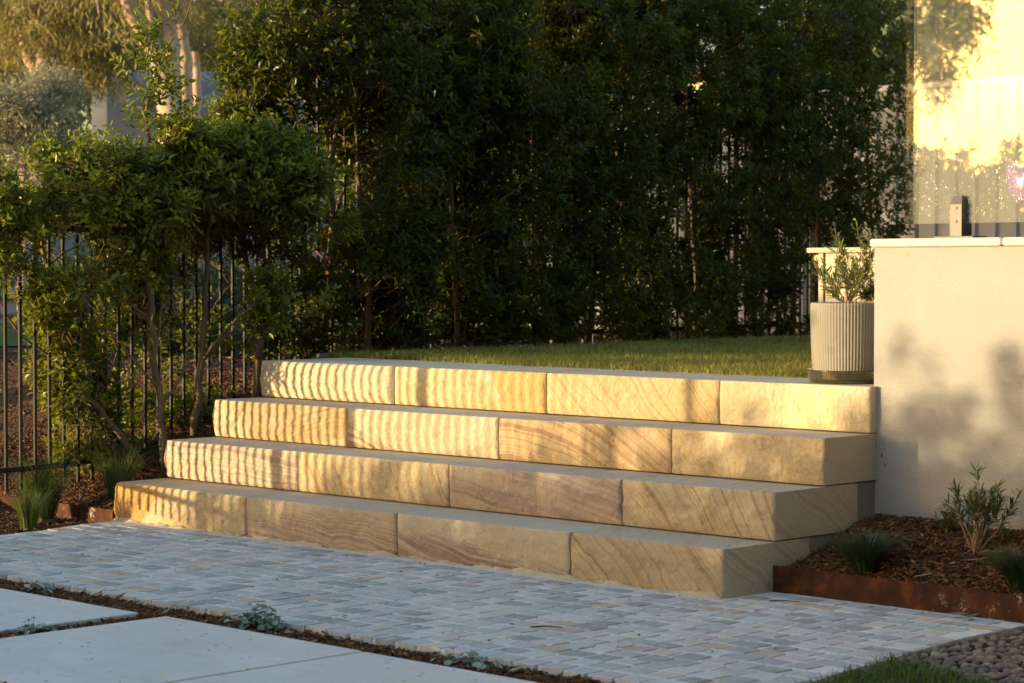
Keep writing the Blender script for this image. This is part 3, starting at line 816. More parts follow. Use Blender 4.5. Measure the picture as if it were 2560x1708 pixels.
HEDGE_LEAF = leaf_mat('hedge_leaf', (0.012, 0.022, 0.005), (0.034, 0.056, 0.009), (0.20, 0.225, 0.030), 0.32, 0.45, 0.32, (0.34, 0.35, 0.03))
TWIG = simple('twig_bark', (0.16, 0.095, 0.055), 0.85, 0.15, 0.3, 30)
TRUNK = simple('hedge_trunk_bark', (0.17, 0.115, 0.070), 0.9, 0.15, 0.4, 22, 0.8)

def sprigs(P, D, rg, nleaf=12, L=0.044, W=0.021, step=0.0125, jitter=0.35):
    """leafy shoots: opposite leaves along each shoot; returns leaf mesh arrays and shoot ends"""
    n = len(P)
    A = unit(np.cross(D, rand_unit(n, rg))); B = np.cross(D, A)
    LP, LD, LU, LL, LR = [], [], [], [], []
    shade = rg.random(n)
    for k in range(nleaf):
        pair = k // 2; side = 1 if k % 2 else -1
        lat = (A if pair % 2 else B) * side
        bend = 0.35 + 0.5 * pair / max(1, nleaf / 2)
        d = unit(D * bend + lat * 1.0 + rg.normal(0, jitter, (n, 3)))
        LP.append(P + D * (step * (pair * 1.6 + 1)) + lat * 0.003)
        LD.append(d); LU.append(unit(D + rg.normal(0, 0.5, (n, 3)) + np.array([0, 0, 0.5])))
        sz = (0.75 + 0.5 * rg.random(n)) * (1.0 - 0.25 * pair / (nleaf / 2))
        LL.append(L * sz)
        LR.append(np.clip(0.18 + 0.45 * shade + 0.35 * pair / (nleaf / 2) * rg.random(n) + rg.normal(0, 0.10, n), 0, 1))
    P_, D_, U_, L_, R_ = map(np.concatenate, (LP, LD, LU, LL, LR))
    V, F = leaf_geo(P_, D_, U_, L_, L_ * (W / L), 0.16, 0.14)
    return V, F, np.repeat(R_, 6)

def twig_geo(P, D, length, r, rg):
    n = len(P)
    A = unit(np.cross(D, rand_unit(n, rg))); B = np.cross(D, A)
    E_ = P + D * length; S_ = P - D * length * 1.3 + rg.normal(0, 0.012, (n, 3))
    V = []
    for c, rr in ((S_, r * 1.5), (P, r), (E_, r * 0.5)):
        for k in range(3):
            a = 2 * np.pi * k / 3
            V.append(c + rr * (A * np.cos(a) + B * np.sin(a)))
    V = np.stack(V, 1).reshape(-1, 3)
    F = []
    for rr in range(2):
        for k in range(3):
            j = (k + 1) % 3; F.append((rr * 3 + k, rr * 3 + j, rr * 3 + 3 + j, rr * 3 + 3 + k))
    F = (np.arange(n)[:, None, None] * 9 + np.array(F)[None]).reshape(-1, 4)
    return V, F

def branchy(pts, r0, r1, n=7, jit=0.0, rg=RNG, sub=5):
    """smooth limb through control points"""
    P = np.asarray(pts, float); t = np.linspace(0, len(P) - 1, (len(P) - 1) * sub + 1)
    Q = np.stack([np.interp(t, range(len(P)), P[:, k]) for k in range(3)], 1)
    if len(Q) > 4:
        for _ in range(3): Q[1:-1] = 0.25 * Q[:-2] + 0.5 * Q[1:-1] + 0.25 * Q[2:]
    if jit: Q[1:-1] += rg.normal(0, jit, Q[1:-1].shape)
    return Q, np.linspace(r0, r1, len(Q))

# ------------------------------------------------------------------ the hedge along the fence
def hedge_shrub(idx, y, top, n_twig, label, trunks, low_keep, ry=0.62, front=0.42, back=0.40, low_front=None, zlow=0.15, spire=None, y_lo=None, hi_spread=0.0, low_extra=None):
    rg = np.random.default_rng(100 + idx)
    bx = float(fence_x(y)) + 0.14; bz = float(terrain(bx, y)) - 0.02
    root = thing('hedge_shrub', label, 'shrub', (bx, y, bz), 'shrubs of the hedge along the boundary fence')
    H = top - bz
    # shoots: fill the volume, clumped
    N0 = n_twig * 6
    u = rg.random((N0, 3))
    zz = zlow + (H - zlow) * u[:, 2] ** 0.85
    rel = zz / H
    wid = np.interp(rel, [0, 0.2, 0.45, 0.75, 0.92, 1.0], [0.35, 0.62, 0.9, 1.0, 0.75, 0.30])
    ang = u[:, 0] * 2 * np.pi; rad = np.sqrt(rg.random(N0) * 0.85 + 0.15)
    yy = np.sin(ang) * rad * ry * (0.6 + 0.4 * wid) * (1 + hi_spread * sstep(0.4, 0.8, rel))
    xx = np.cos(ang) * rad * wid; fr_ = front if low_front is None else np.interp(zz + bz, [0.8, 1.15], [low_front, front]); xx = np.where(xx > 0, xx * fr_, xx * back)
    if low_front is not None: xx = xx - 0.10 * sstep(1.1, 0.75, zz + bz)
    P = np.stack([xx, yy, zz], 1)
    W_ = P + np.array([bx, y, bz])
    den = fbm(W_ * 3.1, 3, 0.55)
    keep = den > (-0.02 if idx < 3 else -0.24)
    kz = np.interp(W_[:, 2], [0.3, 0.9, 1.25, 1.55] if idx >= 3 else [0.3, 1.28, 1.36, 1.46], [low_keep, low_keep, 0.5 + 0.5 * low_keep, 1.0])
    den2 = 0.5 + 0.5 * fbm(W_ * 2.3 + 40, 2)
    keep &= (den2 < kz * 1.05)
    keep &= (zz < H * (0.90 + 0.13 * vnoise(W_ * 4 + 9)))
    if y_lo is not None: keep &= (W_[:, 1] > y_lo + 0.55 * sstep(1.25, 0.75, W_[:, 2]))
    P = P[keep][:n_twig]
    if spire is not None:
        sx, sy, sz, sn = spire
        h = rg.random(sn); sp_ = np.stack([sx + rg.normal(0, 0.07, sn) * (1.3 - h), sy + rg.normal(0, 0.11, sn) * (1.25 - h), H * 0.80 + (sz - bz - H * 0.80) * h], 1)
        P = np.concatenate([P, sp_])
    if low_extra is not None:
        n_, y0_, y1_, z0_, z1_ = low_extra
        q = rg.uniform((0, y0_, z0_), (1, y1_, z1_), (n_ * 5, 3)); q[:, 0] = fence_x(q[:, 1]) + rg.uniform(-0.16, 0.07, n_ * 5)
        q = q[fbm(q * 4.6 + 3, 2) > 0.10][:n_]
        P = np.concatenate([P, q - np.array([bx, y, bz])])
    outv = P - np.array([0, 0, 0]); outv[:, 2] = 0.0
    D = unit(unit(outv + 1e-6) * np.array([1.0, 0.5, 1]) * 0.75 + np.array([0, 0, 0.55]) + rg.normal(0, 0.45, P.shape))
    V, F, Rr = sprigs(P, D, rg, 12 if idx < 3 else 8, 0.046 if idx < 3 else 0.052, 0.022 if idx < 3 else 0.026)
    Rr = np.clip(Rr + (0.34 if idx < 3 else -0.24), 0, 1)          # sunlit near end and shaded far end put into leaf tone
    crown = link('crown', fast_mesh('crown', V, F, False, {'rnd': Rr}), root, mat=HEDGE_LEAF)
    sel = rg.random(len(P)) < 0.35
    V2, F2 = twig_geo(P[sel], D[sel], 0.11, 0.0016, rg)
    link('twigs', fast_mesh('twigs', V2, F2), crown, mat=TWIG)['kind'] = 'stuff'
    mb = MB()
    for tr in trunks:
        pts = [(a - bx, c - y, d - bz) for (a, c, d) in tr[0]]
        Q, rr = branchy(pts, tr[1], tr[2], rg=rg, jit=0.008); mb.tube(Q, rr, 8)
        for _ in range(tr[3] if len(tr) > 3 else 5):      # side limbs
            k = rg.integers(len(Q) // 4, len(Q) - 1); d = unit(np.array([rg.normal(0, 0.6), rg.normal(0, 0.8), 0.45 + 0.5 * rg.random()]))
            e = Q[k] + d * (0.35 + 0.4 * rg.random()); m_ = (Q[k] + e) / 2 + rg.normal(0, 0.03, 3)
            q2, r2 = branchy([Q[k], m_, e], rr[k] * 0.55, 0.003, rg=rg, jit=0.006); mb.tube(q2, r2, 5, False)
    mb.build('trunk', TRUNK, root, smooth=True)
    return root

def stem(y, top, lean=0.0, off=0.14, r=0.022):
    x = float(fence_x(y)) + off; z = float(terrain(x, y)) - 0.03
    return ([(x, y, z), (x + 0.02, y + lean * 0.35, z + (top - z) * 0.35), (x - 0.03, y + lean * 0.8, z + (top - z) * 0.7), (x + 0.02, y + lean, top)], r, 0.006)
ordn = ['first', 'second', 'third', 'fourth', 'fifth', 'sixth', 'seventh', 'eighth', 'ninth', 'tenth', 'eleventh']
# leaning trunks of the two leftmost shrubs as they stand before the bars
lean1 = ([(-0.36, 0.46, 0.17), (-0.40, 0.33, 0.34), (-0.46, 0.13, 0.60), (-0.46, -0.02, 1.0), (-0.50, -0.10, 1.45)], 0.021, 0.008, 7)
up1 = ([(-0.24, 0.46, 0.18), (-0.25, 0.45, 0.5), (-0.28, 0.42, 0.9), (-0.32, 0.40, 1.5), (-0.30, 0.42, 2.0)], 0.021, 0.007, 9)
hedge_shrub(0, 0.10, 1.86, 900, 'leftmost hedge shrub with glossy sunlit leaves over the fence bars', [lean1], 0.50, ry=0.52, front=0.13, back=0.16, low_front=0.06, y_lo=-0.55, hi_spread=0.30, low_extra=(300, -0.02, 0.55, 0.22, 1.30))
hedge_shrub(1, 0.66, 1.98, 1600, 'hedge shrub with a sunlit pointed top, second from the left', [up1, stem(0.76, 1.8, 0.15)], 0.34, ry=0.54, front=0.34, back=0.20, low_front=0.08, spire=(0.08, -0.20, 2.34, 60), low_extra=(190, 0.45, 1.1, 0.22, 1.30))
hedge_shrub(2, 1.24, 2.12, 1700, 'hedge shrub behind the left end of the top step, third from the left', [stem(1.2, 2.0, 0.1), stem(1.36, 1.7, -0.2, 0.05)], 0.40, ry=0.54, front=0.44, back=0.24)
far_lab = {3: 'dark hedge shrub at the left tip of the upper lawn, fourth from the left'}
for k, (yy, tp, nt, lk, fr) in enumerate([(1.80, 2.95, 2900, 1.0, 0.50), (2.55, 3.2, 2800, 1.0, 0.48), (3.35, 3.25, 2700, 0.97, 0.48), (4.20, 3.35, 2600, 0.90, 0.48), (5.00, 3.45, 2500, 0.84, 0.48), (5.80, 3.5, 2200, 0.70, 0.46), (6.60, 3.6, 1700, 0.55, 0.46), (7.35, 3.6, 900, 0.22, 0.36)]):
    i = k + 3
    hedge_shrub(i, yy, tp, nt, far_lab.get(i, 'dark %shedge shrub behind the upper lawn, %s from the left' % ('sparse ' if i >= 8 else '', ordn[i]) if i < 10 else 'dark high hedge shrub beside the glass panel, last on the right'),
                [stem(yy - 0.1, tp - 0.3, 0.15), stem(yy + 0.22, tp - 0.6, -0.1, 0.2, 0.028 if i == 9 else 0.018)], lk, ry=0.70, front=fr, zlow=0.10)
# a lit spray of young shoots standing out from the hedge face

# ------------------------------------------------------------------ fences
BLACK = Mat('black_powder_coat', (0.010, 0.0095, 0.009), 0.45, 0.3).m
def bar_fence(name, label, y0, y1, pitch, ztop, zbot, bar_lo, posts, post_top, first=None, bar_r=0.0072):
    x0 = float(fence_x(y0))
    root = thing(name, label, 'fence', (x0, y0, zbot(y0) if callable(zbot) else zbot))
    oz = root.location.z
    zb = zbot if callable(zbot) else (lambda y: zbot)
    def rail(nm, z_of):
        mb = MB(); Y = np.linspace(y0, y1, 9)
        for a, c in zip(Y[:-1], Y[1:]):
            xa, xc = float(fence_x(a)) - x0, float(fence_x(c)) - x0; za, zc = z_of(a) - oz, z_of(c) - oz
            h = 0.013; V = []
            for (xx, yy, zz) in ((xa, a - y0, za), (xc, c - y0, zc)):
                V += [(xx - h, yy, zz - h), (xx + h, yy, zz - h), (xx + h, yy, zz + h), (xx - h, yy, zz + h)]
            mb.add(V, [(0, 1, 5, 4), (1, 2, 6, 5), (2, 3, 7, 6), (3, 0, 4, 7), (3, 2, 1, 0), (4, 5, 6, 7)])
        return mb.build(nm, BLACK, root)
    rail('top_rail', lambda y: ztop); rail('bottom_rail', lambda y: zb(y))
    ref = MB().box((-bar_r, -bar_r, 0), (bar_r, bar_r, 1.0), 0.0015).mesh('bar'); ref.materials.append(BLACK)
    y = first if first is not None else y0 + pitch
    while y < y1 - 0.02:
        lo = bar_lo(y) if callable(bar_lo) else bar_lo
        o = link('bar', ref, root, (float(fence_x(y)) - x0, y - y0, lo - oz)); o.scale = (1, 1, ztop - lo)
        y += pitch
    pm = MB().box((-0.025, -0.025, 0), (0.025, 0.025, 1.0), 0.002).mesh('post'); pm.materials.append(BLACK)
    for py in posts:
        x = float(fence_x(py)); z = float(terrain(x, py)) - 0.05
        o = link('post', pm, root, (x - x0, py - y0, z - oz)); o.scale = (1, 1, post_top - z)
    return root
bar_fence('pool_fence', 'low black tubular fence with upright bars at the left', -4.6, 1.66, 0.0870, 1.360, lambda y: 0.225 + 0.10 * sstep(-0.2, 1.6, y), lambda y: 0.13 + 0.14 * sstep(-0.2, 1.6, y), [-3.84, -1.58, 1.67], 1.41, first=-4.6 + 0.0870 + 0.018)
bar_fence('boundary_fence', 'tall black tubular fence inside the hedge behind the upper lawn', 1.70, 7.05, 0.105, 2.30, 0.78, 0.68, [3.9, 6.2, 7.05], 2.33)

# ------------------------------------------------------------------ upper lawn
def lawn_left(y): return -0.22 - 0.05 * (np.asarray(y, float) - 1.95)
LY = np.linspace(1.40, 8.0, 40); LT = np.linspace(0, 1, 30)
yy, tt = np.meshgrid(LY, LT, indexing='ij'); xx = lawn_left(yy) * (1 - tt) + 5.6 * tt
front_y = lambda x: np.interp(x, [-0.4, 0.375, 0.74, 1.36, 1.83, 2.33, 2.8, 3.2, 5.6], [1.52, 1.46, 1.385, 1.315, 1.325, 1.30, 1.28, 1.29, 1.30])
yy = np.maximum(yy, front_y(xx) + 0.0)
lawn = tag(link('lawn', fast_mesh('lawn', np.stack([xx, yy, np.full_like(xx, 0.716) + 0.003 * fbm(np.stack([xx * 2, yy * 2, xx * 0], -1), 2)], -1).reshape(-1, 3), grid_faces(40, 30)[:, ::-1], True), mat=LAWN_SOIL), 'upper lawn at the level of the top step', kind='structure')
def blades(name, X, Y, Z, hgt, wid, lean, rg, mat, label, parent=None):
    n = len(X); a = rg.random(n) * 2 * np.pi
    d = np.stack([np.cos(a), np.sin(a), 0 * a], 1); s = np.stack([-np.sin(a), np.cos(a), 0 * a], 1)
    B = np.stack([X, Y, Z], 1); h = hgt * (0.6 + 0.7 * rg.random(n))[:, None]; w = wid * (0.7 + 0.6 * rg.random(n))[:, None]
    ln = lean * (0.3 + 1.2 * rg.random(n))[:, None]
    up = np.array([0, 0, 1.0])
    V = np.stack([B - s * w, B + s * w, B + up * h * 0.6 + d * h * ln * 0.35 + s * w * 0.8, B + up * h * 0.6 + d * h * ln * 0.35 - s * w * 0.8, B + up * h + d * h * ln], 1).reshape(-1, 3)
    b_ = np.arange(n)[:, None] * 5
    F4 = b_ + np.array([[0, 1, 2, 3]]); F3 = b_ + np.array([[3, 2, 4]])
    col = np.clip(0.5 + 0.28 * rg.normal(size=n) + 0.25 * fbm(B * 3.0, 2), 0, 1)
    o = link(name, fast_mesh(name, V, [F4, F3], False, {'rnd': np.repeat(col, 5)}), parent, mat=mat)
    return tag(o, label, kind='stuff')
rg = np.random.default_rng(21)
n = 108000
Y = 1.27 + 5.6 * rg.random(n) ** 1.25; X = lawn_left(Y) - 0.03 + (4.3 - lawn_left(Y)) * rg.random(n)
ok = (Y > front_y(X) - 0.02 + 0.012 * fbm(np.stack([X * 9, X * 0, X * 0], 1), 2)) & (X + 0.62 * Y < 4.9 + 0.3)
ok &= ~((X > 3.2) & (Y < 1.35))
X, Y = X[ok], Y[ok]
blades('lawn_grass', X, Y, np.full(len(X), 0.712), 0.034, 0.0020, 0.7, rg, GRASS, 'short sunlit lawn grass behind the top step')
# edging of the lawn along the hedge
EDGE = simple('weathered_timber', (0.20, 0.165, 0.125), 0.9, 0.15, 0.3, 20, 0.5)
eb = MB()
for a, c in zip(np.linspace(1.45, 7.6, 8)[:-1], np.linspace(1.45, 7.6, 8)[1:]):
    xa, xc = float(lawn_left(a)) - 0.05, float(lawn_left(c)) - 0.05
    V = []
    for (px_, py_) in ((xa, a + 0.002), (xc, c - 0.002)):
        V += [(px_ - 0.012, py_, 0.60), (px_ + 0.012, py_, 0.60), (px_ + 0.012, py_, 0.732), (px_ - 0.012, py_, 0.732)]
    eb.add(V, [(0, 1, 5, 4), (1, 2, 6, 5), (2, 3, 7, 6), (3, 0, 4, 7), (3, 2, 1, 0), (4, 5, 6, 7)])
tag(eb.build('lawn_edging', EDGE), 'weathered timber edging between the upper lawn and the hedge', 'edging')

# ------------------------------------------------------------------ right bed: corten edging, soil, chips
def rust_mat():
    m = Mat('rusted_steel', (0.13, 0.05, 0.02), 0.85, 0.2)
    co = m.coord()
    c = m.ramp(m.noise(co, 14, 5, 0.65), [(0.25, (0.018, 0.009, 0.006)), (0.5, (0.055, 0.020, 0.009)), (0.68, (0.125, 0.043, 0.012)), (0.85, (0.23, 0.088, 0.02))])
    x, y, z = m.xyz(co)
    f = m.math('MULTIPLY', m.map(x, 0.55, 0.95), m.map(m.noise(co, 16, 5, 0.7), 0.54, 0.64))
    f = m.math('MULTIPLY', f, m.map(m.noise(co, 90, 3, 0.7), 0.42, 0.60))
    c = m.mix(m.math('MULTIPLY', f, 0.8), c, (0.50, 0.44, 0.36))
    m.set('Base Color', c); m.bump(m.noise(co, 110, 4), 0.4, 0.003); return m.m
RUSTY = rust_mat()
def strip(name, pts, z0, z1, th, label, n=30):
    P = np.asarray(pts, float); t = np.linspace(0, len(P) - 1, n)
    Q = np.stack([np.interp(t, range(len(P)), P[:, k]) for k in range(2)], 1)
    T = unit(np.gradient(Q, axis=0)); Nn = np.stack([-T[:, 1], T[:, 0]], 1)
    o0 = Q[0]
    zt = z1 + 0.002 * fbm(np.stack([t * 0.6, t * 0, t * 0], 1), 2)
    ring = [np.c_[Q - o0, np.full(n, z0)], np.c_[Q - o0, zt], np.c_[Q - o0 + Nn * th, zt], np.c_[Q - o0 + Nn * th, np.full(n, z0)]]
    V = np.stack(ring, 1).reshape(-1, 3); F = []
    for i in range(n - 1):
        for k in range(4):
            j = (k + 1) % 4; F.append((i * 4 + k, (i + 1) * 4 + k, (i + 1) * 4 + j, i * 4 + j))
    F += [(3, 2, 1, 0), ((n - 1) * 4, (n - 1) * 4 + 1, (n - 1) * 4 + 2, (n - 1) * 4 + 3)]
    o = link(name, fast_mesh(name, V, np.array(F)), None, (o0[0], o0[1], 0), RUSTY)
    return tag(o, label, 'edging')
strip('steel_edging', [(3.616, 0.282), (4.2, 0.270), (4.75, 0.262), (5.6, 0.25)], -0.03, 0.096, 0.005, 'rusty steel garden edging along the right hand mulch bed')
strip('steel_edging', [(-1.35, 0.006), (-0.7, 0.006), (-0.025, 0.004)], -0.05, 0.050, 0.005, 'rusty steel garden edging left of the bottom step')
def zright(x, y):
    t = sstep(0.27, 0.92, y)
    return 0.075 + (0.155 - 0.03 * np.clip((np.asarray(x) - 3.63), 0, 2)) * t + 0.008 * fbm(np.stack([np.asarray(x) * 7, np.asarray(y) * 7, np.asarray(x) * 0], -1), 3)
xs = np.linspace(3.632, 5.6, 60); ys = np.linspace(0.278, 0.913, 26)
XX, YY = np.meshgrid(xs, ys, indexing='ij')
tag(link('garden_bed', fast_mesh('garden_bed', np.stack([XX, YY, zright(XX, YY)], -1).reshape(-1, 3), grid_faces(60, 26), True), mat=MULCH_G), 'mulched bed between steel edging and wall', kind='structure')

def chips(name, X, Y, zf, rg, label, L=0.026):
    n = len(X); Z = zf(X, Y)
    a = rg.random(n) * 2 * np.pi; tilt = rg.normal(0, 0.30, n); roll = rg.normal(0, 0.4, n)
    ln = L * (0.35 + 1.1 * rg.random(n) ** 1.6); wd = ln * (0.16 + 0.30 * rg.random(n)); th = wd * (0.18 + 0.3 * rg.random(n))
    D = np.stack([np.cos(a) * np.cos(tilt), np.sin(a) * np.cos(tilt), np.sin(tilt)], 1)
    S = unit(np.cross(np.array([0, 0, 1.0]), D)); U = np.cross(D, S)
    S2 = S * np.cos(roll)[:, None] + U * np.sin(roll)[:, None]; U2 = np.cross(D, S2)
    C_ = np.stack([X, Y, Z + 0.004 + 0.010 * rg.random(n) ** 2], 1)
    V = []
    for (i, j, k) in ((-1, -1, -1), (1, -0.6, -1), (1, 0.6, -1), (-1, 1, -1), (-0.9, -0.8, 1), (0.92, -0.5, 1), (0.9, 0.5, 1), (-0.9, 0.8, 1)):
        V.append(C_ + D * (ln * i * 0.5)[:, None] + S2 * (wd * j * 0.5)[:, None] + U2 * (th * k * 0.5)[:, None])
    V = np.stack(V, 1).reshape(-1, 3)
    F = np.array([(4, 5, 6, 7), (0, 1, 5, 4), (1, 2, 6, 5), (2, 3, 7, 6), (3, 0, 4, 7)])
    F = (np.arange(n)[:, None, None] * 8 + F[None]).reshape(-1, 4)
    col = np.clip(0.45 + 0.26 * rg.normal(size=n), 0, 1)
    return tag(link(name, fast_mesh(name, V, F, False, {'rnd': np.repeat(col, 8)}), mat=CHIP), label, kind='stuff')
rg = np.random.default_rng(5)
n = 8000; X = rg.uniform(3.645, 5.0, n); Y = rg.uniform(0.295, 0.905, n)
chips('bark_chips', X, Y, zright, rg, 'bark chip mulch in the bed below the rendered wall')
n = 10500; X = -1.5 + 1.47 * rg.random(n) ** 0.8; Y = rg.uniform(0.035, 1.5, n); ok = rg.random(n) < np.clip(1.2 - Y * 0.45, 0.3, 1)
chips('bark_chips', X[ok], Y[ok], lambda x, y: terrain(x, y), rg, 'bark chip mulch in the sloping bed left of the steps')
n = 4500; Y = rg.uniform(-1.35, 0.012, n); X = -1.3 + (edge_left(Y) - 0.01 + 1.3) * rg.random(n)
chips('bark_chips', X, Y, lambda x, y: terrain(x, y), rg, 'dark bark chip mulch at the left edge of the paving')
n = 8000; X = rg.uniform(0.95, 4.85, n); Y = rg.uniform(-1.60, -1.437, n)
n2 = 1500; X = np.concatenate([X, rg.uniform(2.42, 2.54, n2), rg.uniform(0.95, 2.5, 900), rg.uniform(2.5, 4.6, 600)])
Y = np.concatenate([Y, rg.uniform(-2.64, -1.6, n2), rg.uniform(-2.5, -2.245, 900), rg.uniform(-2.8, -2.65, 600)])
chips('bark_chips', X, Y, lambda x, y: np.full_like(x, -0.019) + 0.006 * fbm(np.stack([x * 12, y * 12, x * 0], 1), 2), rg, 'bark chip mulch in the joint between paving and slabs', 0.024)
n = 3000; X = rg.uniform(-4.4, -1.4, n); Y = rg.uniform(0.2, 4.5, n)
chips('bark_chips', X, Y, lambda x, y: terrain(x, y), rg, 'bark chip mulch on the bank beyond the fence', 0.05)

# ------------------------------------------------------------------ plants
def tuft(label, loc, n, h, spread, mat, seed, wid=0.0022, stiff=0.6, parent=None):
    rg = np.random.default_rng(seed)
    a = rg.random(n) * 2 * np.pi; rr = 0.035 * np.sqrt(rg.random(n)) * (h / 0.2)
    d = np.stack([np.cos(a), np.sin(a), 0 * a], 1)
    B = d * rr[:, None]; hh = h * (0.55 + 0.5 * rg.random(n)); out = spread * (0.15 + rg.random(n)) * hh
    s = np.stack([-np.sin(a), np.cos(a), 0 * a], 1)
    V = []; K = 5
    for k in range(K):
        t = k / (K - 1)
        c = B + d * (out * t ** (1.0 + stiff))[:, None] + np.array([0, 0, 1.0]) * (hh * (t - 0.30 * spread * t ** 3))[:, None]
        w = wid * (1 - 0.85 * t)
        V += [c - s * w, c + s * w]
    V = np.stack(V, 1).reshape(-1, 3)
    F = [(2 * k, 2 * k + 1, 2 * k + 3, 2 * k + 2) for k in range(K - 1)]
    F = (np.arange(n)[:, None, None] * 2 * K + np.array(F)[None]).reshape(-1, 4)
    col = np.clip(0.45 + 0.25 * rg.normal(size=n), 0, 1)
    root = thing('grass_tuft', label, 'grass tuft', loc, 'ornamental grass tufts')
    o = link('blades', fast_mesh('blades', V, F, False, {'rnd': np.repeat(col, 2 * K)}), root, mat=mat)
    o['kind'] = 'stuff'
    MB().tube([(0, 0, -0.02), (0, 0, 0.012)], [0.04 * h / 0.2, 0.02 * h / 0.2], 8).build('root_clump', simple_thatch, root)
    return root
simple_thatch = simple('dry_thatch', (0.12, 0.085, 0.04), 0.95, 0.1, 0.3, 40)
TUFT_D = leaf_mat('dark_tuft_blade', (0.010, 0.026, 0.010), (0.022, 0.048, 0.016), (0.09, 0.11, 0.035), 0.45, 0.2)
TUFT_G = leaf_mat('green_tuft_blade', (0.025, 0.055, 0.012), (0.06, 0.10, 0.02), (0.16, 0.19, 0.05), 0.4, 0.3)
tuft('dark green grass tuft by the steel edging beside the bottom step', (3.945, 0.40, 0.085), 950, 0.215, 1.0, TUFT_D, 1)
tuft('dark green grass tuft at the right edge below the bottlebrush shrub', (4.575, 0.41, 0.085), 950, 0.205, 1.0, TUFT_D, 2)
tuft('bright green upright grass tuft next to the bottom step', (-0.20, 0.16, 0.08), 330, 0.30, 0.62, TUFT_G, 3, 0.0022)
tuft('large upright grass tuft at the left edge before the fence', (-0.38, -0.14, 0.0), 520, 0.36, 0.60, TUFT_G, 4, 0.0022)
tuft('small grass tuft before the left steel edging', (-0.15, -0.37, -0.02), 330, 0.22, 0.55, TUFT_G, 5, 0.002)

LANCE = leaf_mat('lance_leaf', (0.04, 0.065, 0.012), (0.10, 0.14, 0.022), (0.27, 0.29, 0.06), 0.42, 0.35)
LANCE_D = leaf_mat('lance_leaf_dark', (0.02, 0.042, 0.012), (0.05, 0.08, 0.02), (0.17, 0.15, 0.05), 0.42, 0.25)
STEMM = simple('pale_stem', (0.30, 0.20, 0.13), 0.8, 0.2, 0.2, 40)
def bottlebrush(name, label, cat, loc, stems, mat, seed, leaf=0.038, per=26, group=None, h=0.3):
    rg = np.random.default_rng(seed)
    root = thing(name, label, cat, loc, group)
    mb = MB(); LP, LD, LR = [], [], []
    for (ex, ey, ez, r) in stems:
        e = np.array([ex, ey, ez]); mid = e * np.array([0.45, 0.45, 0.5]) + rg.normal(0, 0.008, 3)
        Q, rr = branchy([(rg.normal(0, 0.004), rg.normal(0, 0.004), 0.0), mid, e], r, 0.0012, rg=rg, jit=0.0015); mb.tube(Q, rr, 5, False)
        subs = [(Q, 1.0)]
        for _ in range(3):
            k = rg.integers(len(Q) // 2, len(Q) - 1); d = unit(unit(e) + rg.normal(0, 0.45, 3) + np.array([0, 0, 0.3]))
            q2, r2 = branchy([Q[k], Q[k] + d * 0.04 * h / 0.3, Q[k] + d * (0.06 + 0.04 * rg.random()) * h / 0.3 + np.array([0, 0, 0.01])], 0.0014, 0.0008, rg=rg); mb.tube(q2, r2, 4, False); subs.append((q2, 0.6))
        for Qs, f in subs:
            m_ = int(per * f) + 6
            t = (0.30 if f == 1.0 else 0.1) + (0.70 if f == 1.0 else 0.9) * rg.random(m_) ** 0.7
            idx = t * (len(Qs) - 1); i0 = np.clip(idx.astype(int), 0, len(Qs) - 2); fr_ = (idx - i0)[:, None]
            P = Qs[i0] * (1 - fr_) + Qs[i0 + 1] * fr_; T = unit(Qs[i0 + 1] - Qs[i0])
            d = unit(T * 0.8 + rand_unit(m_, rg) * 0.75); d[:, 2] = np.abs(d[:, 2]) * 0.8 + 0.1
            LP.append(P); LD.append(unit(d)); LR.append(np.clip(0.15 + 0.75 * t * rg.random(m_) ** 0.5, 0, 1))
    LP, LD, LR = map(np.concatenate, (LP, LD, LR))
    V, F = leaf_geo(LP, LD, unit(rand_unit(len(LP), rg) * 0.5 + np.array([0, 0, 1.0])), leaf * (0.65 + 0.6 * rg.random(len(LP))), leaf * 0.16, 0.1, 0.06)
    link('leaves', fast_mesh('leaves', V, F, False, {'rnd': np.repeat(LR, 6)}), root, mat=mat)
    mb.build('stems', STEMM, root, smooth=True)
    return root
def fan(n, h, w, seed, r=0.0025):
    rg = np.random.default_rng(seed); out = []
    for k in range(n):
        a = rg.random() * 2 * np.pi; q = math.sqrt(rg.random()); out.append((w * q * math.cos(a), w * q * math.sin(a), h * (0.62 + 0.42 * rg.random()) * (1 - 0.35 * q * q), r))
    return out
st = fan(8, 0.215, 0.10, 4) + [(0.075, 0.06, 0.225, 0.0025), (0.05, 0.03, 0.245, 0.0025), (-0.02, 0.0, 0.215, 0.0025)]
for a in range(7): st.append((0.085 * math.cos(a * 0.9 + 2), 0.085 * math.sin(a * 0.9 + 2), 0.045 + 0.012 * (a % 3), 0.0015))
bottlebrush('potted_shrub', 'narrow leaved green shrub growing in the fluted pot', 'shrub', (POT[0] - 0.005, POT[1], TOPZ + 0.292), st, LANCE, 8, per=15)
bottlebrush('potted_shrub', 'small leafy offshoot at the right rim of the fluted pot', 'shrub', (POT[0] + 0.085, POT[1] + 0.03, TOPZ + 0.292), fan(7, 0.07, 0.04, 6, 0.0015), LANCE_D, 9, 0.032, 10, h=0.1)
st = [(0.085 * math.cos(a) * s + 0.02, 0.085 * math.sin(a) * s, z, 0.004) for a, s, z in ((0.2, 1.0, 0.19), (1.3, 0.8, 0.21), (2.4, 0.9, 0.215), (3.5, 1.1, 0.18), (4.6, 0.7, 0.20), (5.5, 1.3, 0.165), (0.8, 1.5, 0.16), (3.0, 1.35, 0.145), (1.8, 0.3, 0.245), (5.9, 1.5, 0.18))]
SH = (4.225, 0.665)
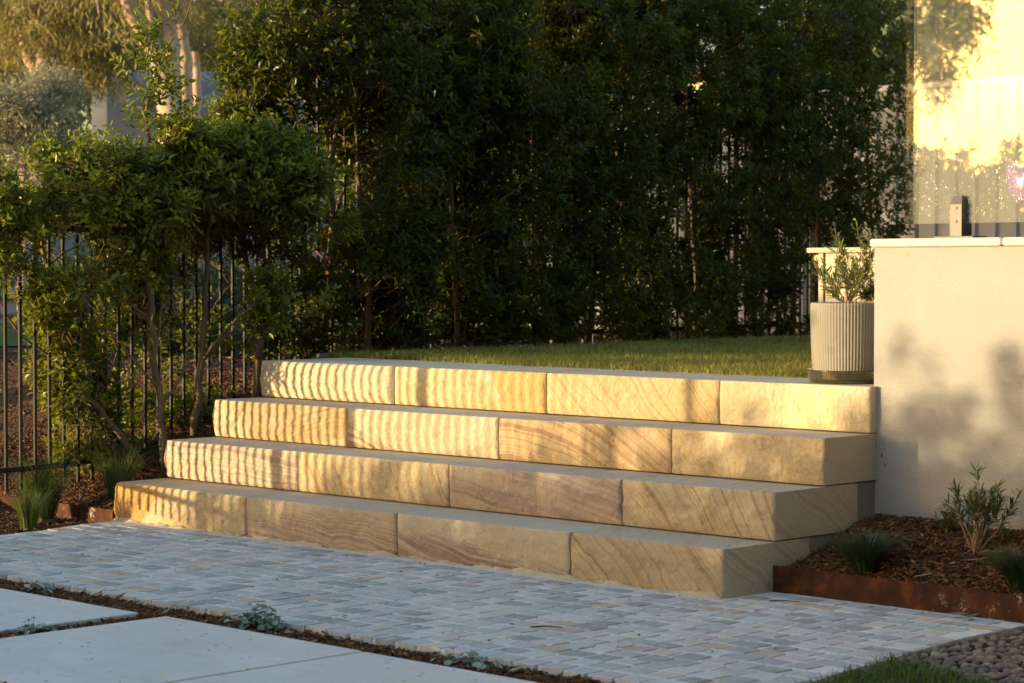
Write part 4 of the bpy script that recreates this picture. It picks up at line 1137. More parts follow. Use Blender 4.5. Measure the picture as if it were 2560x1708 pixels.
bottlebrush('bottlebrush_shrub', 'young bottlebrush shrub in the mulch before the rendered wall', 'shrub', (SH[0], SH[1], float(zright(np.array([SH[0]]), np.array([SH[1]]))[0]) - 0.005), [(a * 0.9, c * 0.9, d * 0.92 + 0.015, 0.004) for a, c, d, e in st], LANCE_D, 12, 0.042, 16)
bottlebrush('seedling', 'small green seedling in the mulch near the wall', 'seedling', (4.02, 0.80, float(zright(np.array([4.02]), np.array([0.80]))[0])), fan(6, 0.055, 0.04, 16, 0.0015), LANCE_D, 17, 0.030, 8, h=0.1)
bottlebrush('seedling', 'tiny seedling to the right of the bottlebrush stem', 'seedling', (4.27, 0.79, float(zright(np.array([4.27]), np.array([0.79]))[0])), fan(3, 0.04, 0.02, 19, 0.0012), LANCE, 18, 0.024, 6, h=0.08)

SILVER = leaf_mat('silver_leaf', (0.10, 0.155, 0.125), (0.21, 0.29, 0.25), (0.36, 0.43, 0.39), 0.6, 0.15, 0.25)
def dichondra(label, loc, n, sx, sy, h, seed):
    rg = np.random.default_rng(seed)
    root = thing('silver_plant', label, 'plant', loc, 'silver leaved plants in the mulch joint')
    P = np.stack([rg.normal(0, sx, n), rg.normal(0, sy, n), np.abs(rg.normal(0.45, 0.3, n)) * h], 1)
    P[:, 2] *= np.exp(-(P[:, 0] / (2 * sx)) ** 2 - (P[:, 1] / (2 * sy)) ** 2) + 0.15
    nrm = unit(np.array([0, 0, 1.0]) + 0.55 * rand_unit(n, rg) + P * np.array([4, 4, 0])); A = unit(np.cross(nrm, rand_unit(n, rg))); B = np.cross(nrm, A)
    r = 0.0105 * (0.6 + 0.8 * rg.random(n)); V = [P - nrm * (r * 0.25)[:, None]]
    for k in range(8):
        t = 2 * np.pi * k / 8; rr = r * (1.0 if k else 0.55)
        V.append(P + (A * math.cos(t) + B * math.sin(t)) * rr[:, None])
    V = np.stack(V, 1).reshape(-1, 3)
    F = (np.arange(n)[:, None, None] * 9 + np.array([(0, 1 + k, 1 + (k + 1) % 8) for k in range(8)])[None]).reshape(-1, 3)
    link('leaves', fast_mesh('leaves', V, F, True, {'rnd': np.repeat(rg.random(n), 9)}), root, mat=SILVER)
    mb = MB()
    for p in P[:: 2]: mb.tube([(p[0] * 0.5, p[1] * 0.5, -0.004), (p[0] * 0.8, p[1] * 0.8, p[2] * 0.5), tuple(p)], [0.0009, 0.0008, 0.0006], 3, False)
    mb.build('stems', TUFT_G, root, attr='rnd')
dichondra('silver leaved plant by the far slab at the left end of the mulch joint', (1.655, -1.505, -0.025), 120, 0.055, 0.035, 0.045, 1)
dichondra('silver leaved plant in the cross joint between two slabs', (2.455, -2.06, -0.025), 90, 0.032, 0.06, 0.05, 2)
dichondra('rounded silver leaved plant in the middle of the mulch joint', (2.905, -1.50, -0.025), 190, 0.048, 0.040, 0.095, 3)
dichondra('silver leaved plant creeping over the paving edge near the right slab', (3.895, -1.515, -0.025), 150, 0.062, 0.034, 0.055, 4)
dichondra('silver leaved plant at the bottom edge of the picture', (4.62, -1.50, -0.025), 80, 0.045, 0.03, 0.03, 5)

# fallen leaves and sticks
DRYLEAF = [simple('fallen_leaf_%d' % k, c, 0.65, 0.3, 0.2, 60) for k, c in enumerate([(0.10, 0.15, 0.10), (0.20, 0.15, 0.09), (0.16, 0.075, 0.035), (0.26, 0.24, 0.16)])]
def fallen(label, loc, L, W, a, mi, curl=0.25, tilt=0.15):
    nu, nv = 11, 5; u = np.linspace(0, 1, nu); v = np.linspace(-1, 1, nv); U, Vv = np.meshgrid(u, v, indexing='ij')
    wid = W * 0.5 * np.sin(np.pi * np.clip(U, 0.0, 1.0) ** 0.8) ** 0.8
    Xl = (U - 0.5) * L; Yl = Vv * wid; Zl = curl * L * ((U - 0.5) ** 2) + curl * 0.9 * np.abs(Vv) ** 2 * wid + tilt * (Xl + 0.5 * L)
    o = link('fallen_leaf', fast_mesh('fallen_leaf', np.stack([Xl, Yl, Zl], -1).reshape(-1, 3), grid_faces(nu, nv), True), None, loc, DRYLEAF[mi])
    o.rotation_euler = (0, 0, a); md = o.modifiers.new('thick', 'SOLIDIFY'); md.thickness = 0.0008
    return tag(o, label, 'leaf', 'fallen leaves on the ground')
fallen('long green fallen gum leaf in the mulch joint', (1.98, -1.49, -0.012), 0.085, 0.022, 0.75, 0, 0.2, 0.45)
fallen('second green gum leaf lying against the first', (2.02, -1.53, -0.014), 0.085, 0.022, 0.55, 0, 0.2, 0.2)
fallen('rounded brown curled leaf standing by the paving edge', (2.10, -1.475, -0.008), 0.05, 0.04, 1.0, 1, 0.5, 0.5)
fallen('small grey green leaf near the corner of the centre slab', (2.45, -1.535, -0.018), 0.05, 0.03, 1.3, 0, 0.2, 0.6)
fallen('mauve brown leaf lying flat before the paving edge', (2.72, -1.52, -0.015), 0.07, 0.018, -0.2, 2, 0.1, 0.05)
fallen('pale curled leaf in the mulch near the bottom edge', (4.08, -1.50, -0.016), 0.055, 0.038, 0.9, 3, 0.4, 0.4)
fallen('pale green leaf lying on the paving under the steel edging', (4.46, 0.205, 0.012), 0.07, 0.03, 0.25, 3, 0.3, 0.10)
fallen('dark green leaf against the steel edging', (4.52, 0.20, 0.012), 0.05, 0.03, 0.9, 0, 0.4, 0.2)
fallen('long pale brown leaf on the mulch beside the right grass tuft', (4.33, 0.50, 0.155), 0.09, 0.022, 0.7, 1, 0.2, 0.1)
fallen('pale green leaf on the mulch behind the steel edging', (4.22, 0.36, 0.105), 0.065, 0.016, 0.9, 3, 0.2, 0.15)
fallen('curled brown leaf at the foot of the bottom step', (1.02, -0.055, 0.012), 0.04, 0.02, 0.5, 1, 0.5, 0.3)
STICK = simple('dark_stick', (0.06, 0.04, 0.03), 0.9, 0.1, 0.3, 40)
def stick(label, pts, r):
    P = np.array(pts); o0 = P[0]; Q, rr = branchy(P - o0, r, r * 0.5)
    o = MB().tube(Q, rr, 6).build('twig', STICK, None, tuple(o0), True); return tag(o, label, 'twig', 'fallen twigs')
stick('short dark twig lying on the paving', [(3.62, -0.96, 0.013), (3.66, -0.92, 0.016), (3.71, -0.905, 0.014)], 0.003)
stick('thin dark twig beside the corner of the bottom step', [(3.80, 0.045, 0.011), (3.84, 0.085, 0.012), (3.885, 0.10, 0.011)], 0.0025)
stick('dark twig in the cross joint between the slabs', [(2.50, -1.98, -0.012), (2.52, -1.88, -0.012), (2.50, -1.78, -0.02)], 0.0045)
stick('grey twig in the mulch left of the centre slab', [(2.10, -1.585, -0.014), (2.22, -1.57, -0.012), (2.30, -1.55, -0.016)], 0.003)
rg = np.random.default_rng(77); mb = MB(); n = 90
for _ in range(n):
    x = rg.uniform(0.5, 4.5); y = rg.uniform(-1.35, -0.06); a = rg.random() * 6.28; l = 0.006 + 0.012 * rg.random(); w = l * (0.2 + 0.3 * rg.random())
    c, s_ = math.cos(a), math.sin(a)
    V = [(x - c * l, y - s_ * l, 0.0105), (x - s_ * w, y + c * w, 0.0125), (x + c * l, y + s_ * l, 0.011), (x + s_ * w, y - c * w, 0.0125), (x, y, 0.0145)]
    mb.add(V, [(0, 4, 1), (1, 4, 2), (2, 4, 3), (3, 4, 0)], rg.random())
tag(mb.build('leaf_litter', CHIP, attr='rnd'), 'specks of bark and leaf litter on the setts', kind='stuff')

# ------------------------------------------------------------------ bottom right corner: front lawn and pebbles
tag(link('front_ground', fast_mesh('front_ground', np.array([(4.74, 0.24, -0.022), (8, 0.24, -0.022), (8, -3, -0.022), (4.74, -3, -0.022)]), np.array([(3, 2, 1, 0)])), mat=LAWN_SOIL), 'soil under the pebbles and the front lawn', kind='structure')
PEB = Mat('river_pebble', (0.2, 0.17, 0.14), 0.55, 0.35)
PEB.set('Base Color', PEB.mix(PEB.math('MULTIPLY', PEB.noise(PEB.coord(), 90, 3), 0.35), PEB.ramp(PEB.attr('rnd'), [(0, (0.05, 0.042, 0.038)), (0.3, (0.105, 0.082, 0.065)), (0.6, (0.16, 0.128, 0.10)), (0.85, (0.21, 0.16, 0.11)), (1, (0.27, 0.24, 0.20))]), (0.12, 0.10, 0.09)))
ico_v = []; t_ = (1 + 5 ** 0.5) / 2
for s1 in (-1, 1):
    for s2 in (-t_, t_): ico_v += [(s1, s2, 0), (0, s1, s2), (s2, 0, s1)]
import bmesh
bm_ = bmesh.new(); bmesh.ops.create_icosphere(bm_, subdivisions=2, radius=1.0); bm_.verts.index_update()
IV = np.array([v.co[:] for v in bm_.verts]); IF = np.array([[v.index for v in f.verts] for f in bm_.faces]); bm_.free()
mb = MB(); rg = np.random.default_rng(9); done = []
for _ in range(9000):
    x, y = rg.uniform(4.66, 5.6), rg.uniform(-0.80, 0.20)
    if x < float(edge_right(y)) + 0.012 or y < -0.62 - 0.35 * (x - 4.8) + 0.05: continue
    r = 0.011 + 0.009 * rg.random()
    if any((x - a) ** 2 + (y - b_) ** 2 < (0.85 * (r + c)) ** 2 for a, b_, c in done[-1400:]): continue
    done.append((x, y, r))
    S = np.array([1.25, 0.9, 0.62]) * r * rg.uniform(0.85, 1.15, 3); a = rg.random() * 6.28
    V = IV * S * (1 + 0.10 * vnoise(IV * 1.3 + rg.random(3) * 20))[:, None]
    V = np.stack([V[:, 0] * math.cos(a) - V[:, 1] * math.sin(a) + x, V[:, 0] * math.sin(a) + V[:, 1] * math.cos(a) + y, V[:, 2] - 0.010 + 0.006 * rg.random()], 1)
    mb.add(V, IF, rg.random())
tag(mb.build('pebbles', PEB.m, attr='rnd', smooth=True), 'bed of rounded brown river pebbles at the lower right', kind='stuff')
n = 16000; X = rg.uniform(4.7, 5.9, n); Y = rg.uniform(-2.2, -0.55, n)
ok = (X > edge_right(Y) + 0.01 + 0.02 * fbm(np.stack([Y * 8, Y * 0, Y * 0], 1), 2)) & (Y < -0.60 - 0.35 * (X - 4.8) + 0.03 * rg.normal(size=n))
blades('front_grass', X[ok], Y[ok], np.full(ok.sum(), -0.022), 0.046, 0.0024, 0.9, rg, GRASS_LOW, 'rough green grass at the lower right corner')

# ------------------------------------------------------------------ storage box behind the pot
def plank_mat():
    m = Mat('composite_plank', (0.42, 0.37, 0.27), 0.75, 0.2)
    co = m.coord(); c = m.mix(m.noise(m.scale(co, (3, 3, 60)), 2, 4), (0.38, 0.335, 0.245), (0.50, 0.44, 0.335)); m.set('Base Color', c); return m.m
PLK = plank_mat()
bxo = thing('storage_box', 'cream planked outdoor storage box with overhanging lid behind the pot', 'storage box', (2.50, 2.0, 0.715))
MB().box((-0.012, -0.03, 0.522), (1.6, 0.55, 0.545), 0.003).build('lid', PLK, bxo)
MB().box((0.035, -0.004, 0.0), (0.062, 0.03, 0.5205), 0.002).build('corner_post', PLK, bxo)
for z0, z1 in ((0.005, 0.182), (0.187, 0.366), (0.371, 0.520)):
    MB().box((0.066, 0.006, z0), (1.55, 0.028, z1), 0.002).build('plank', PLK, bxo)
MB().box((0.045, 0.032, 0.0), (1.55, 0.52, 0.518)).build('box_body', simple('dark_interior', (0.03, 0.028, 0.025)), bxo)
SCREW = Mat('screw_head', (0.7, 0.68, 0.62), 0.35, 0.5, 0.6).m
for (sx, sz) in ((0.105, 0.488), (0.105, 0.335)):
    MB().tube([(sx, 0.0062, sz), (sx, 0.003, sz)], [0.006, 0.005], 12).build('screw', SCREW, bxo)
MB().tube([(0.024, 0.01, 0.500), (0.024, -0.004, 0.500)], [0.015, 0.014], 18).build('lid_bracket', PLK, bxo)

# ------------------------------------------------------------------ purple balloon behind the glass
bm_ = bmesh.new(); bmesh.ops.create_uvsphere(bm_, u_segments=40, v_segments=28, radius=1.0); bm_.verts.index_update()
SV = np.array([v.co[:] for v in bm_.verts]); SF = [[v.index for v in f.verts] for f in bm_.faces]; bm_.free()
x, y, z = SV.T
H_ = np.stack([x * 0.085 * (1 - 0.12 * z) * (0.75 + 0.35 * sstep(-1, 0.4, z)), y * 0.055, 0.085 * z + 0.045 * np.abs(x) * (z > -0.2) - 0.03 * (1 - np.abs(x)) * sstep(0.2, 1.0, z)], 1)
me = bpy.data.meshes.new('heart_balloon'); me.from_pydata([tuple(v) for v in H_], [], SF); me.polygons.foreach_set('use_smooth', np.ones(len(SF), bool))
me.materials.append(Mat('violet_foil', (0.40, 0.22, 0.62), 0.25, 0.5, 0.2).m)
bal = tag(link('heart_balloon', me, None, (4.035, 1.30, 1.485)), 'violet heart balloon seen through the glass at the right edge', 'balloon')

# ------------------------------------------------------------------ neighbour's ribbed fence and house behind the hedge
def ribbed(name, label, x0, x1, y, z0, z1, pitch, depth, mat, cat, sheet_w=1.55):
    root = thing(name, label, cat, (x0, y, z0))
    x = x0
    while x < x1 - 0.1:
        e = min(x + sheet_w, x1); n = max(2, int((e - x) / pitch)); p = (e - x - 0.006) / n; V = []; F = []
        prof_x = []
        for k in range(n):
            b0 = k * p; prof_x += [(b0, 0), (b0 + p * 0.62, 0), (b0 + p * 0.70, -depth), (b0 + p * 0.92, -depth)]
        prof_x.append((n * p, 0))
        for (a, c) in prof_x: V += [(a, c, 0), (a, c, z1 - z0)]
        F = [(2 * i, 2 * i + 2, 2 * i + 3, 2 * i + 1) for i in range(len(prof_x) - 1)]
        link('ribbed_sheet', fast_mesh('ribbed_sheet', np.array(V), np.array(F)), root, (x - x0, 0, 0), mat); x = e
    MB().box((0, -0.03, z1 - z0 - 0.03), (x1 - x0, 0.02, z1 - z0 + 0.02), 0.003).build('top_cap', mat, root)
    return root
PALE = simple('pale_cream_steel', (0.34, 0.325, 0.30), 0.6, 0.3, 0.06, 3)
ribbed('steel_fence', 'pale ribbed steel fence behind the right end of the hedge', -6.8, 9.0, 9.6, 0.3, 2.70, 0.19, 0.025, PALE, 'fence')
house = thing('house', 'cream neighbouring house with a grey roof beyond the steel fence', 'house', (-10.0, 13.5, 0.5))
HW = simple('house_render', (0.66, 0.60, 0.49), 0.9, 0.15, 0.08, 4)
MB().box((0, 0, 0), (4.6, 6, 2.9)).build('wall', HW, house)
b = MB(); V = [(-0.5, -0.6, 2.85), (5.1, -0.6, 2.85), (5.1, 6.6, 2.85), (-0.5, 6.6, 2.85), (1.8, 3, 4.0), (2.8, 3, 4.0)]
b.addq(V, [(0, 1, 5, 4), (2, 3, 4, 5)], [(1, 2, 5), (3, 0, 4)]); b.add([(-0.5, -0.6, 2.845), (5.1, -0.6, 2.845), (5.1, 6.6, 2.845), (-0.5, 6.6, 2.845)], [(3, 2, 1, 0)])
b.build('roof', simple('roof_steel', (0.22, 0.22, 0.23), 0.6, 0.3), house)

# unseen house added behind and right of the camera to block low sky
block_house = thing('sky_block_house', 'unseen charcoal two storey house added behind the viewer to block sky light', 'house', (10.6, -13.0, -0.05))
CHAR = simple('block_charcoal_board', (0.10, 0.10, 0.105), 0.8, 0.2, 0.1, 3)
b = MB()
for k in range(28):
    z = 0.21 * k; b.add([(0.0, 0, z), (0.0, 23, z), (0.022, 23, z + 0.207), (0.022, 0, z + 0.207)], [(0, 3, 2, 1)])
b.box((0.03, 0, 0), (8, 23, 5.9)); b.build('wall', CHAR, block_house)
for (y0, z0, w_, h_) in ((2, 0.9, 1.6, 1.3), (7, 0.1, 2.4, 2.2), (13, 0.9, 1.8, 1.3), (18, 0.9, 1.8, 1.3), (3, 3.7, 1.6, 1.2), (10, 3.7, 1.8, 1.2), (17, 3.7, 1.8, 1.2)):
    f = MB().box((-0.05, y0 - 0.06, z0 - 0.06), (-0.004, y0 + w_ + 0.06, z0 + h_ + 0.06), 0.005).build('window', simple('block_window_frame_%d' % int(y0 * 10 + z0), (0.5, 0.5, 0.5)), block_house)
    MB().box((-0.062, y0, z0), (-0.052, y0 + w_, z0 + h_)).build('pane', Mat('block_window_pane_%d' % int(y0 * 10 + z0), (0.02, 0.025, 0.03), 0.05, 0.6).m, f)
b = MB(); V = [(-0.6, -0.6, 5.85), (8.6, -0.6, 5.85), (8.6, 23.6, 5.85), (-0.6, 23.6, 5.85), (4, 4, 7.6), (4, 19, 7.6)]
b.addq(V, [(0, 4, 5, 3)[::-1], (1, 2, 5, 4)], [(0, 1, 4), (2, 3, 5)]); b.add([(-0.6, -0.6, 5.845), (8.6, -0.6, 5.845), (8.6, 23.6, 5.845), (-0.6, 23.6, 5.845)], [(3, 2, 1, 0)])
b.build('roof', simple('block_roof_steel', (0.12, 0.12, 0.13), 0.6, 0.3), block_house)

# ------------------------------------------------------------------ trees beyond the street and sunward
GUM = leaf_mat('gum_leaf', (0.05, 0.060, 0.018), (0.19, 0.175, 0.048), (0.44, 0.36, 0.12), 0.45, 0.4)
GUMBARK = simple('gum_bark', (0.40, 0.30, 0.22), 0.85, 0.15, 0.3, 5, 0.3)
BANK = leaf_mat('banksia_leaf', (0.09, 0.10, 0.06), (0.24, 0.23, 0.14), (0.48, 0.42, 0.26), 0.5, 0.25)
SHRUBL = leaf_mat('shrub_leaf', (0.02, 0.04, 0.02), (0.045, 0.075, 0.035), (0.13, 0.15, 0.05), 0.45, 0.25)
def gum_tree(label, base, limbs, masses, nleaf, seed, leaf=(0.115, 0.017), hang=0.60, group='gum trees', mat=None, bark=None, name='gum_tree'):
    rg = np.random.default_rng(seed)
    root = thing(name, label, 'tree', base, group)
    B = np.array(base); mb = MB()
    for pts, r0, r1 in limbs:
        Q, rr = branchy(np.array(pts) - B, r0, r1, rg=rg, jit=0.01); mb.tube(Q, rr, 9)
    mb.build('trunk', bark or GUMBARK, root, smooth=True)
    tot = sum(m[4] for m in masses); V_, F_, R_ = [], [], []; nv = 0; tw = MB()
    for (cx, cy_, cz, rad, wgt) in masses:
        n = int(nleaf * wgt / tot); nc = max(10, n // 26)
        c = rand_unit(nc, rg) * (rg.random(nc)[:, None] ** 0.4) * np.array(rad) + np.array([cx, cy_, cz]) - B
        k = rg.integers(0, nc, n)
        P = c[k] + rg.normal(0, 0.14 * np.clip(leaf[0] / 0.15, 0.4, 5), (n, 3))
        D = unit(rand_unit(n, rg) * (1 - hang) + np.array([0, 0, -hang]) + rg.normal(0, 0.25, (n, 3)))
        V, F = leaf_geo(P, D, rand_unit(n, rg), leaf[0] * (0.6 + 0.7 * rg.random(n)), leaf[1], 0.1, 0.15)
        sh = np.clip(0.45 + 0.32 * rg.normal(size=nc), 0, 1)[k]
        V_.append(V); F_.append(F + nv); R_.append(np.repeat(np.clip(sh + 0.15 * rg.normal(size=n), 0, 1), 6)); nv += len(V)
        for q in c[: max(4, nc // 14)]:
            cc = np.array([cx, cy_, cz]) - B
            tw.tube(branchy([cc + rg.normal(0, 0.1, 3), (cc + q) / 2 + rg.normal(0, 0.1, 3), q], 0.02 * rad[0], 0.004)[0], np.linspace(0.016 * rad[0], 0.004, 11), 4, False)
    crown = link('crown', fast_mesh('crown', np.concatenate(V_), np.concatenate(F_), False, {'rnd': np.concatenate(R_)}), root, mat=mat or GUM)
    tw.build('twigs', bark or GUMBARK, crown)['kind'] = 'stuff'
    return root
def P_(px, py, Z):
    fw = np.array([-0.70274, 0.71079, -0.030295]); r = np.array([0.71134, 0.70285, 0]); u = np.cross(r, fw)
    return np.array([8.643, -6.129, 1.147]) + Z * (fw + r * (px - 1280) / 5642.5 - u * (py - 854) / 5642.5)
def mass(px, py, Z, rx, rz, w): c = P_(px, py, Z); return (c[0], c[1], c[2], (rx, rx, rz), w)
b0 = P_(440, 760, 27); b0[2] = float(terrain(b0[0], b0[1]))
gum_tree('pale trunked gum tree with several stems behind the left end of the hedge', tuple(b0),
         [([b0, P_(432, 330, 27), P_(420, 190, 27), P_(378, 100, 27), P_(330, 30, 26.8), P_(300, -60, 26.6)], 0.20, 0.075),
          ([P_(428, 260, 27), P_(430, 170, 27), P_(428, 80, 27), P_(412, 10, 27), P_(395, -80, 27)], 0.14, 0.06),
          ([P_(428, 60, 27), P_(450, 30, 27), P_(475, -10, 27), P_(500, -80, 27)], 0.075, 0.04),
          ([P_(385, 110, 27), P_(378, 40, 27.2), P_(365, -60, 27.3)], 0.06, 0.035),
          ([P_(465, 330, 28), P_(466, 180, 28), P_(462, 100, 28), P_(452, 65, 28)], 0.085, 0.075),
          ([P_(492, 330, 29), P_(492, 200, 29), P_(488, 130, 29)], 0.06, 0.05)],
         [mass(250, -120, 27, 1.8, 1.1, 3), mass(560, -60, 28.5, 1.3, 0.8, 2), mass(560, 90, 30, 0.9, 0.45, 1.6), mass(520, -220, 27, 2.2, 1.0, 3), mass(600, 130, 31, 0.6, 0.3, 0.8)], 17000, 11)
b1 = P_(90, 760, 30); b1[2] = float(terrain(b1[0], b1[1]))
gum_tree('drooping gum tree at the upper left corner', tuple(b1), [([b1, P_(95, 400, 30), P_(110, 180, 30), P_(150, 30, 30), P_(190, -120, 30)], 0.22, 0.09), ([P_(105, 220, 30), P_(60, 100, 30), P_(10, -20, 30)], 0.1, 0.04), ([P_(130, 80, 30), P_(180, 40, 29.6), P_(190, -40, 29.4)], 0.05, 0.03)],
         [mass(60, 20, 29, 1.0, 0.75, 3), mass(220, 60, 29.5, 0.75, 0.6, 2.2), mass(250, 160, 30, 0.55, 0.4, 1.3), mass(-120, -60, 30, 1.5, 1.0, 3), mass(120, -180, 30, 2.0, 0.9, 3), mass(170, 150, 31, 0.6, 0.5, 1.2)], 19000, 12)
b2 = P_(60, 560, 22); b2[2] = float(terrain(b2[0], b2[1]))
gum_tree('silvery sunlit banksia bush above the left end of the hedge', tuple(b2), [([b2, P_(60, 420, 22), P_(70, 300, 22)], 0.06, 0.03), ([P_(60, 420, 22), P_(120, 330, 22), P_(130, 250, 22)], 0.04, 0.02)],
         [mass(50, 270, 22, 0.42, 0.30, 2), mass(130, 240, 22.5, 0.34, 0.28, 1.6), mass(110, 340, 22, 0.40, 0.28, 1.5), mass(-40, 330, 22, 0.5, 0.4, 1.5), mass(160, 420, 22, 0.4, 0.4, 1.0)], 14000, 13, (0.060, 0.014), -0.55, None, BANK, name='banksia_bush')
for k, (px, Z, s, lab) in enumerate([(-150, 46, 1.0, 'dark gum tree in the far background at the left edge'), (260, 48, 1.1, 'dark gum tree in the far background behind the pale trunks'), (620, 47, 1.0, 'dark gum tree in the far background behind the hedge top')]):
    b3 = P_(px, 760, Z); b3[2] = float(terrain(b3[0], b3[1])); t3 = P_(px, 0, Z)
    gum_tree(lab, tuple(b3), [([b3, b3 * 0.5 + t3 * 0.5 + np.array([0.3, 0, 0]), t3, P_(px + 40, -250, Z)], 0.28, 0.1)],
             [mass(px - 130, 180, Z, 1.6, 1.5, 2), mass(px + 120, 120, Z, 1.7, 1.5, 2), mass(px, 420, Z, 2.4, 1.3, 2), mass(px, -100, Z, 2.6, 1.6, 2)], 9000, 30 + k, (0.26, 0.065))
for k, (px, py, Z, rx, rz, lab) in enumerate([(440, 880, 14.2, 0.42, 0.30, 'blue green shrub beyond the fence bars, left of the pair'), (560, 850, 14.6, 0.50, 0.36, 'blue green shrub beyond the fence bars, right of the pair'), (215, 700, 19.0, 0.55, 0.45, 'dark shrub across the verge behind the hedge gaps')]):
    c = P_(px, py, Z); zt = float(terrain(c[0], c[1]))
    rg = np.random.default_rng(60 + k); root = thing('garden_shrub', lab, 'shrub', (c[0], c[1], zt), 'low shrubs beyond the fence')
    n = 500; d = rand_unit(n, rg); d[:, 2] = np.abs(d[:, 2]); P = d * (rg.random(n)[:, None] ** 0.35) * np.array([rx, rx, rz * 1.8])
    V, F, Rr = sprigs(P, unit(d + rg.normal(0, 0.4, d.shape)), rg, 8, 0.05, 0.016, 0.014)
    link('crown', fast_mesh('crown', V, F, False, {'rnd': Rr}), root, mat=SHRUBL)
    mb = MB()
    for p in P[::60]: mb.tube([(0, 0, -0.03), tuple(p * 0.5), tuple(p)], [0.012, 0.007, 0.003], 5, False)
    mb.build('stems', TRUNK, root)

for k, (x, y, h, w, lab) in enumerate([(-3.6, 11.6, 5.2, 1.5, 'dark tree behind the steel fence, left of the glass'), (-1.2, 11.4, 5.0, 1.5, 'dark tree behind the steel fence, seen through the glass'), (1.2, 11.6, 5.0, 1.6, 'dark tree behind the steel fence beyond the right edge'),
                                       (-7.4, 9.0, 4.4, 1.2, 'dark tree behind the middle of the hedge, left of the steel fence'), (-7.4, 10.8, 4.8, 1.3, 'dark tree behind the middle of the hedge, behind the steel fence end'),
                                       (6.3, 4.6, 7.0, 1.9, 'unseen leafy tree added right of the picture to block sky light, nearest the wall'), (6.0, 8.0, 7.5, 2.1, 'unseen leafy tree added right of the picture to block sky light, before the steel fence'), (9.3, 3.0, 7.5, 2.2, 'unseen leafy tree added right of the picture to block sky light, beside the added house')]):  # these three unseen trees are added to keep sky light off the hedge
    b_ = np.array([x, y, 0.6])
    gum_tree(lab, (x, y, 0.6), [([b_, b_ + np.array([0.1, 0, h * 0.35]), b_ + np.array([0, 0.1, h * 0.8])], 0.12, 0.04)],
             [(x, y, h * 0.60, (w, w, h * 0.38), 3), (x + w * 0.4, y - w * 0.3, h * 0.45, (w * 0.7, w * 0.7, h * 0.28), 1), (x - w * 0.4, y + w * 0.3, h * 0.42, (w * 0.7, w * 0.7, h * 0.26), 1), (x, y, 1.3, (w * 0.9, w * 0.9, 1.1), 1)], 5000, 700 + k, (0.20, 0.10), 0.2, 'leafy trees behind the garden and added unseen trees beside it', SHRUBL, TRUNK, 'broadleaf_tree')

# shrubs and trees on the sunward side, outside the picture: some shade the steps or stand mirrored in the glass, others are added blockers
PA = np.array([0.8650, -0.5017]); SA = np.array(SUN_TRAVEL)
def ps(p, s): return PA * p + SA * s
def sil(p): return float(np.interp(p, [0.40, 0.6, 0.9, 1.4, 2.0, 2.5, 3.2, 4.5, 7], [0.12, 0.26, 0.38, 0.50, 0.66, 0.85, 0.98, 1.12, 1.4]))
sunward = [(-8.4, -9, 4.1, 1.3), (-6.9, -8.4, 4.3, 1.3), (-5.4, -9, 4.1, 1.2), (-4.35, -8.6, 3.8, 0.8)] + [(p, (-8.5 if p < 2.2 else -4.8) + 0.35 * math.sin(p * 7), sil(p) + (0.53 if p < 2.2 else 0.30), (0.40 + 0.05 * p) * (1 if p < 2.2 else 0.75)) for p in (0.78, 1.15, 1.55, 1.95, 2.4, 2.75, 3.1, 3.5, 3.9, 4.4, 5.0, 5.8)]  # first four: tall unseen blockers added to shade the steel fence
for k, (p, s, top, w) in enumerate(sunward):
    c = ps(p, s); zt = float(terrain(c[0], c[1])); rg = np.random.default_rng(200 + k)
    root = thing('sunward_shrub', 'rounded shrub out of view sunward, among low shrubs and added tall blockers, shrub %s along the row from the far end' % ['one', 'two', 'three', 'four', 'five', 'six', 'seven', 'eight', 'nine', 'ten', 'eleven', 'twelve', 'thirteen', 'fourteen', 'fifteen', 'sixteen'][k], 'shrub', (c[0], c[1], zt), 'row of low shrubs mirrored in the glass')
    tall = top > 3; rag = 0.16 if p < 2.2 else 0.34; n = 800 if tall else int(260 * (top * w) / 0.5); d = rand_unit(n, rg); d[:, 2] = np.abs(d[:, 2])
    P = d * (0.35 + 0.65 * rg.random(n)[:, None] ** 0.5) * np.array([w, w, top - zt - 0.06]) * (1 + rag * fbm(d * 3.1 + k, 2))[:, None]
    V, F, Rr = sprigs(P, unit(d + rg.normal(0, 0.4, d.shape)), rg, 8, 0.19 if tall else 0.085, 0.10 if tall else 0.042, 0.03 if tall else 0.016)
    link('crown', fast_mesh('crown', V, F, False, {'rnd': Rr}), root, mat=SHRUBL)
    mb = MB()
    for q in P[:: 40]: mb.tube([(0, 0, -0.03), tuple(q * 0.5), tuple(q * 0.95)], [0.014, 0.008, 0.003], 5, False)
    mb.build('stems', TRUNK, root)
c = ps(-2.4, -13.5); tz = float(terrain(c[0], c[1]))
def q3(p, s, z): a = ps(p, s); return np.array([a[0], a[1], z])
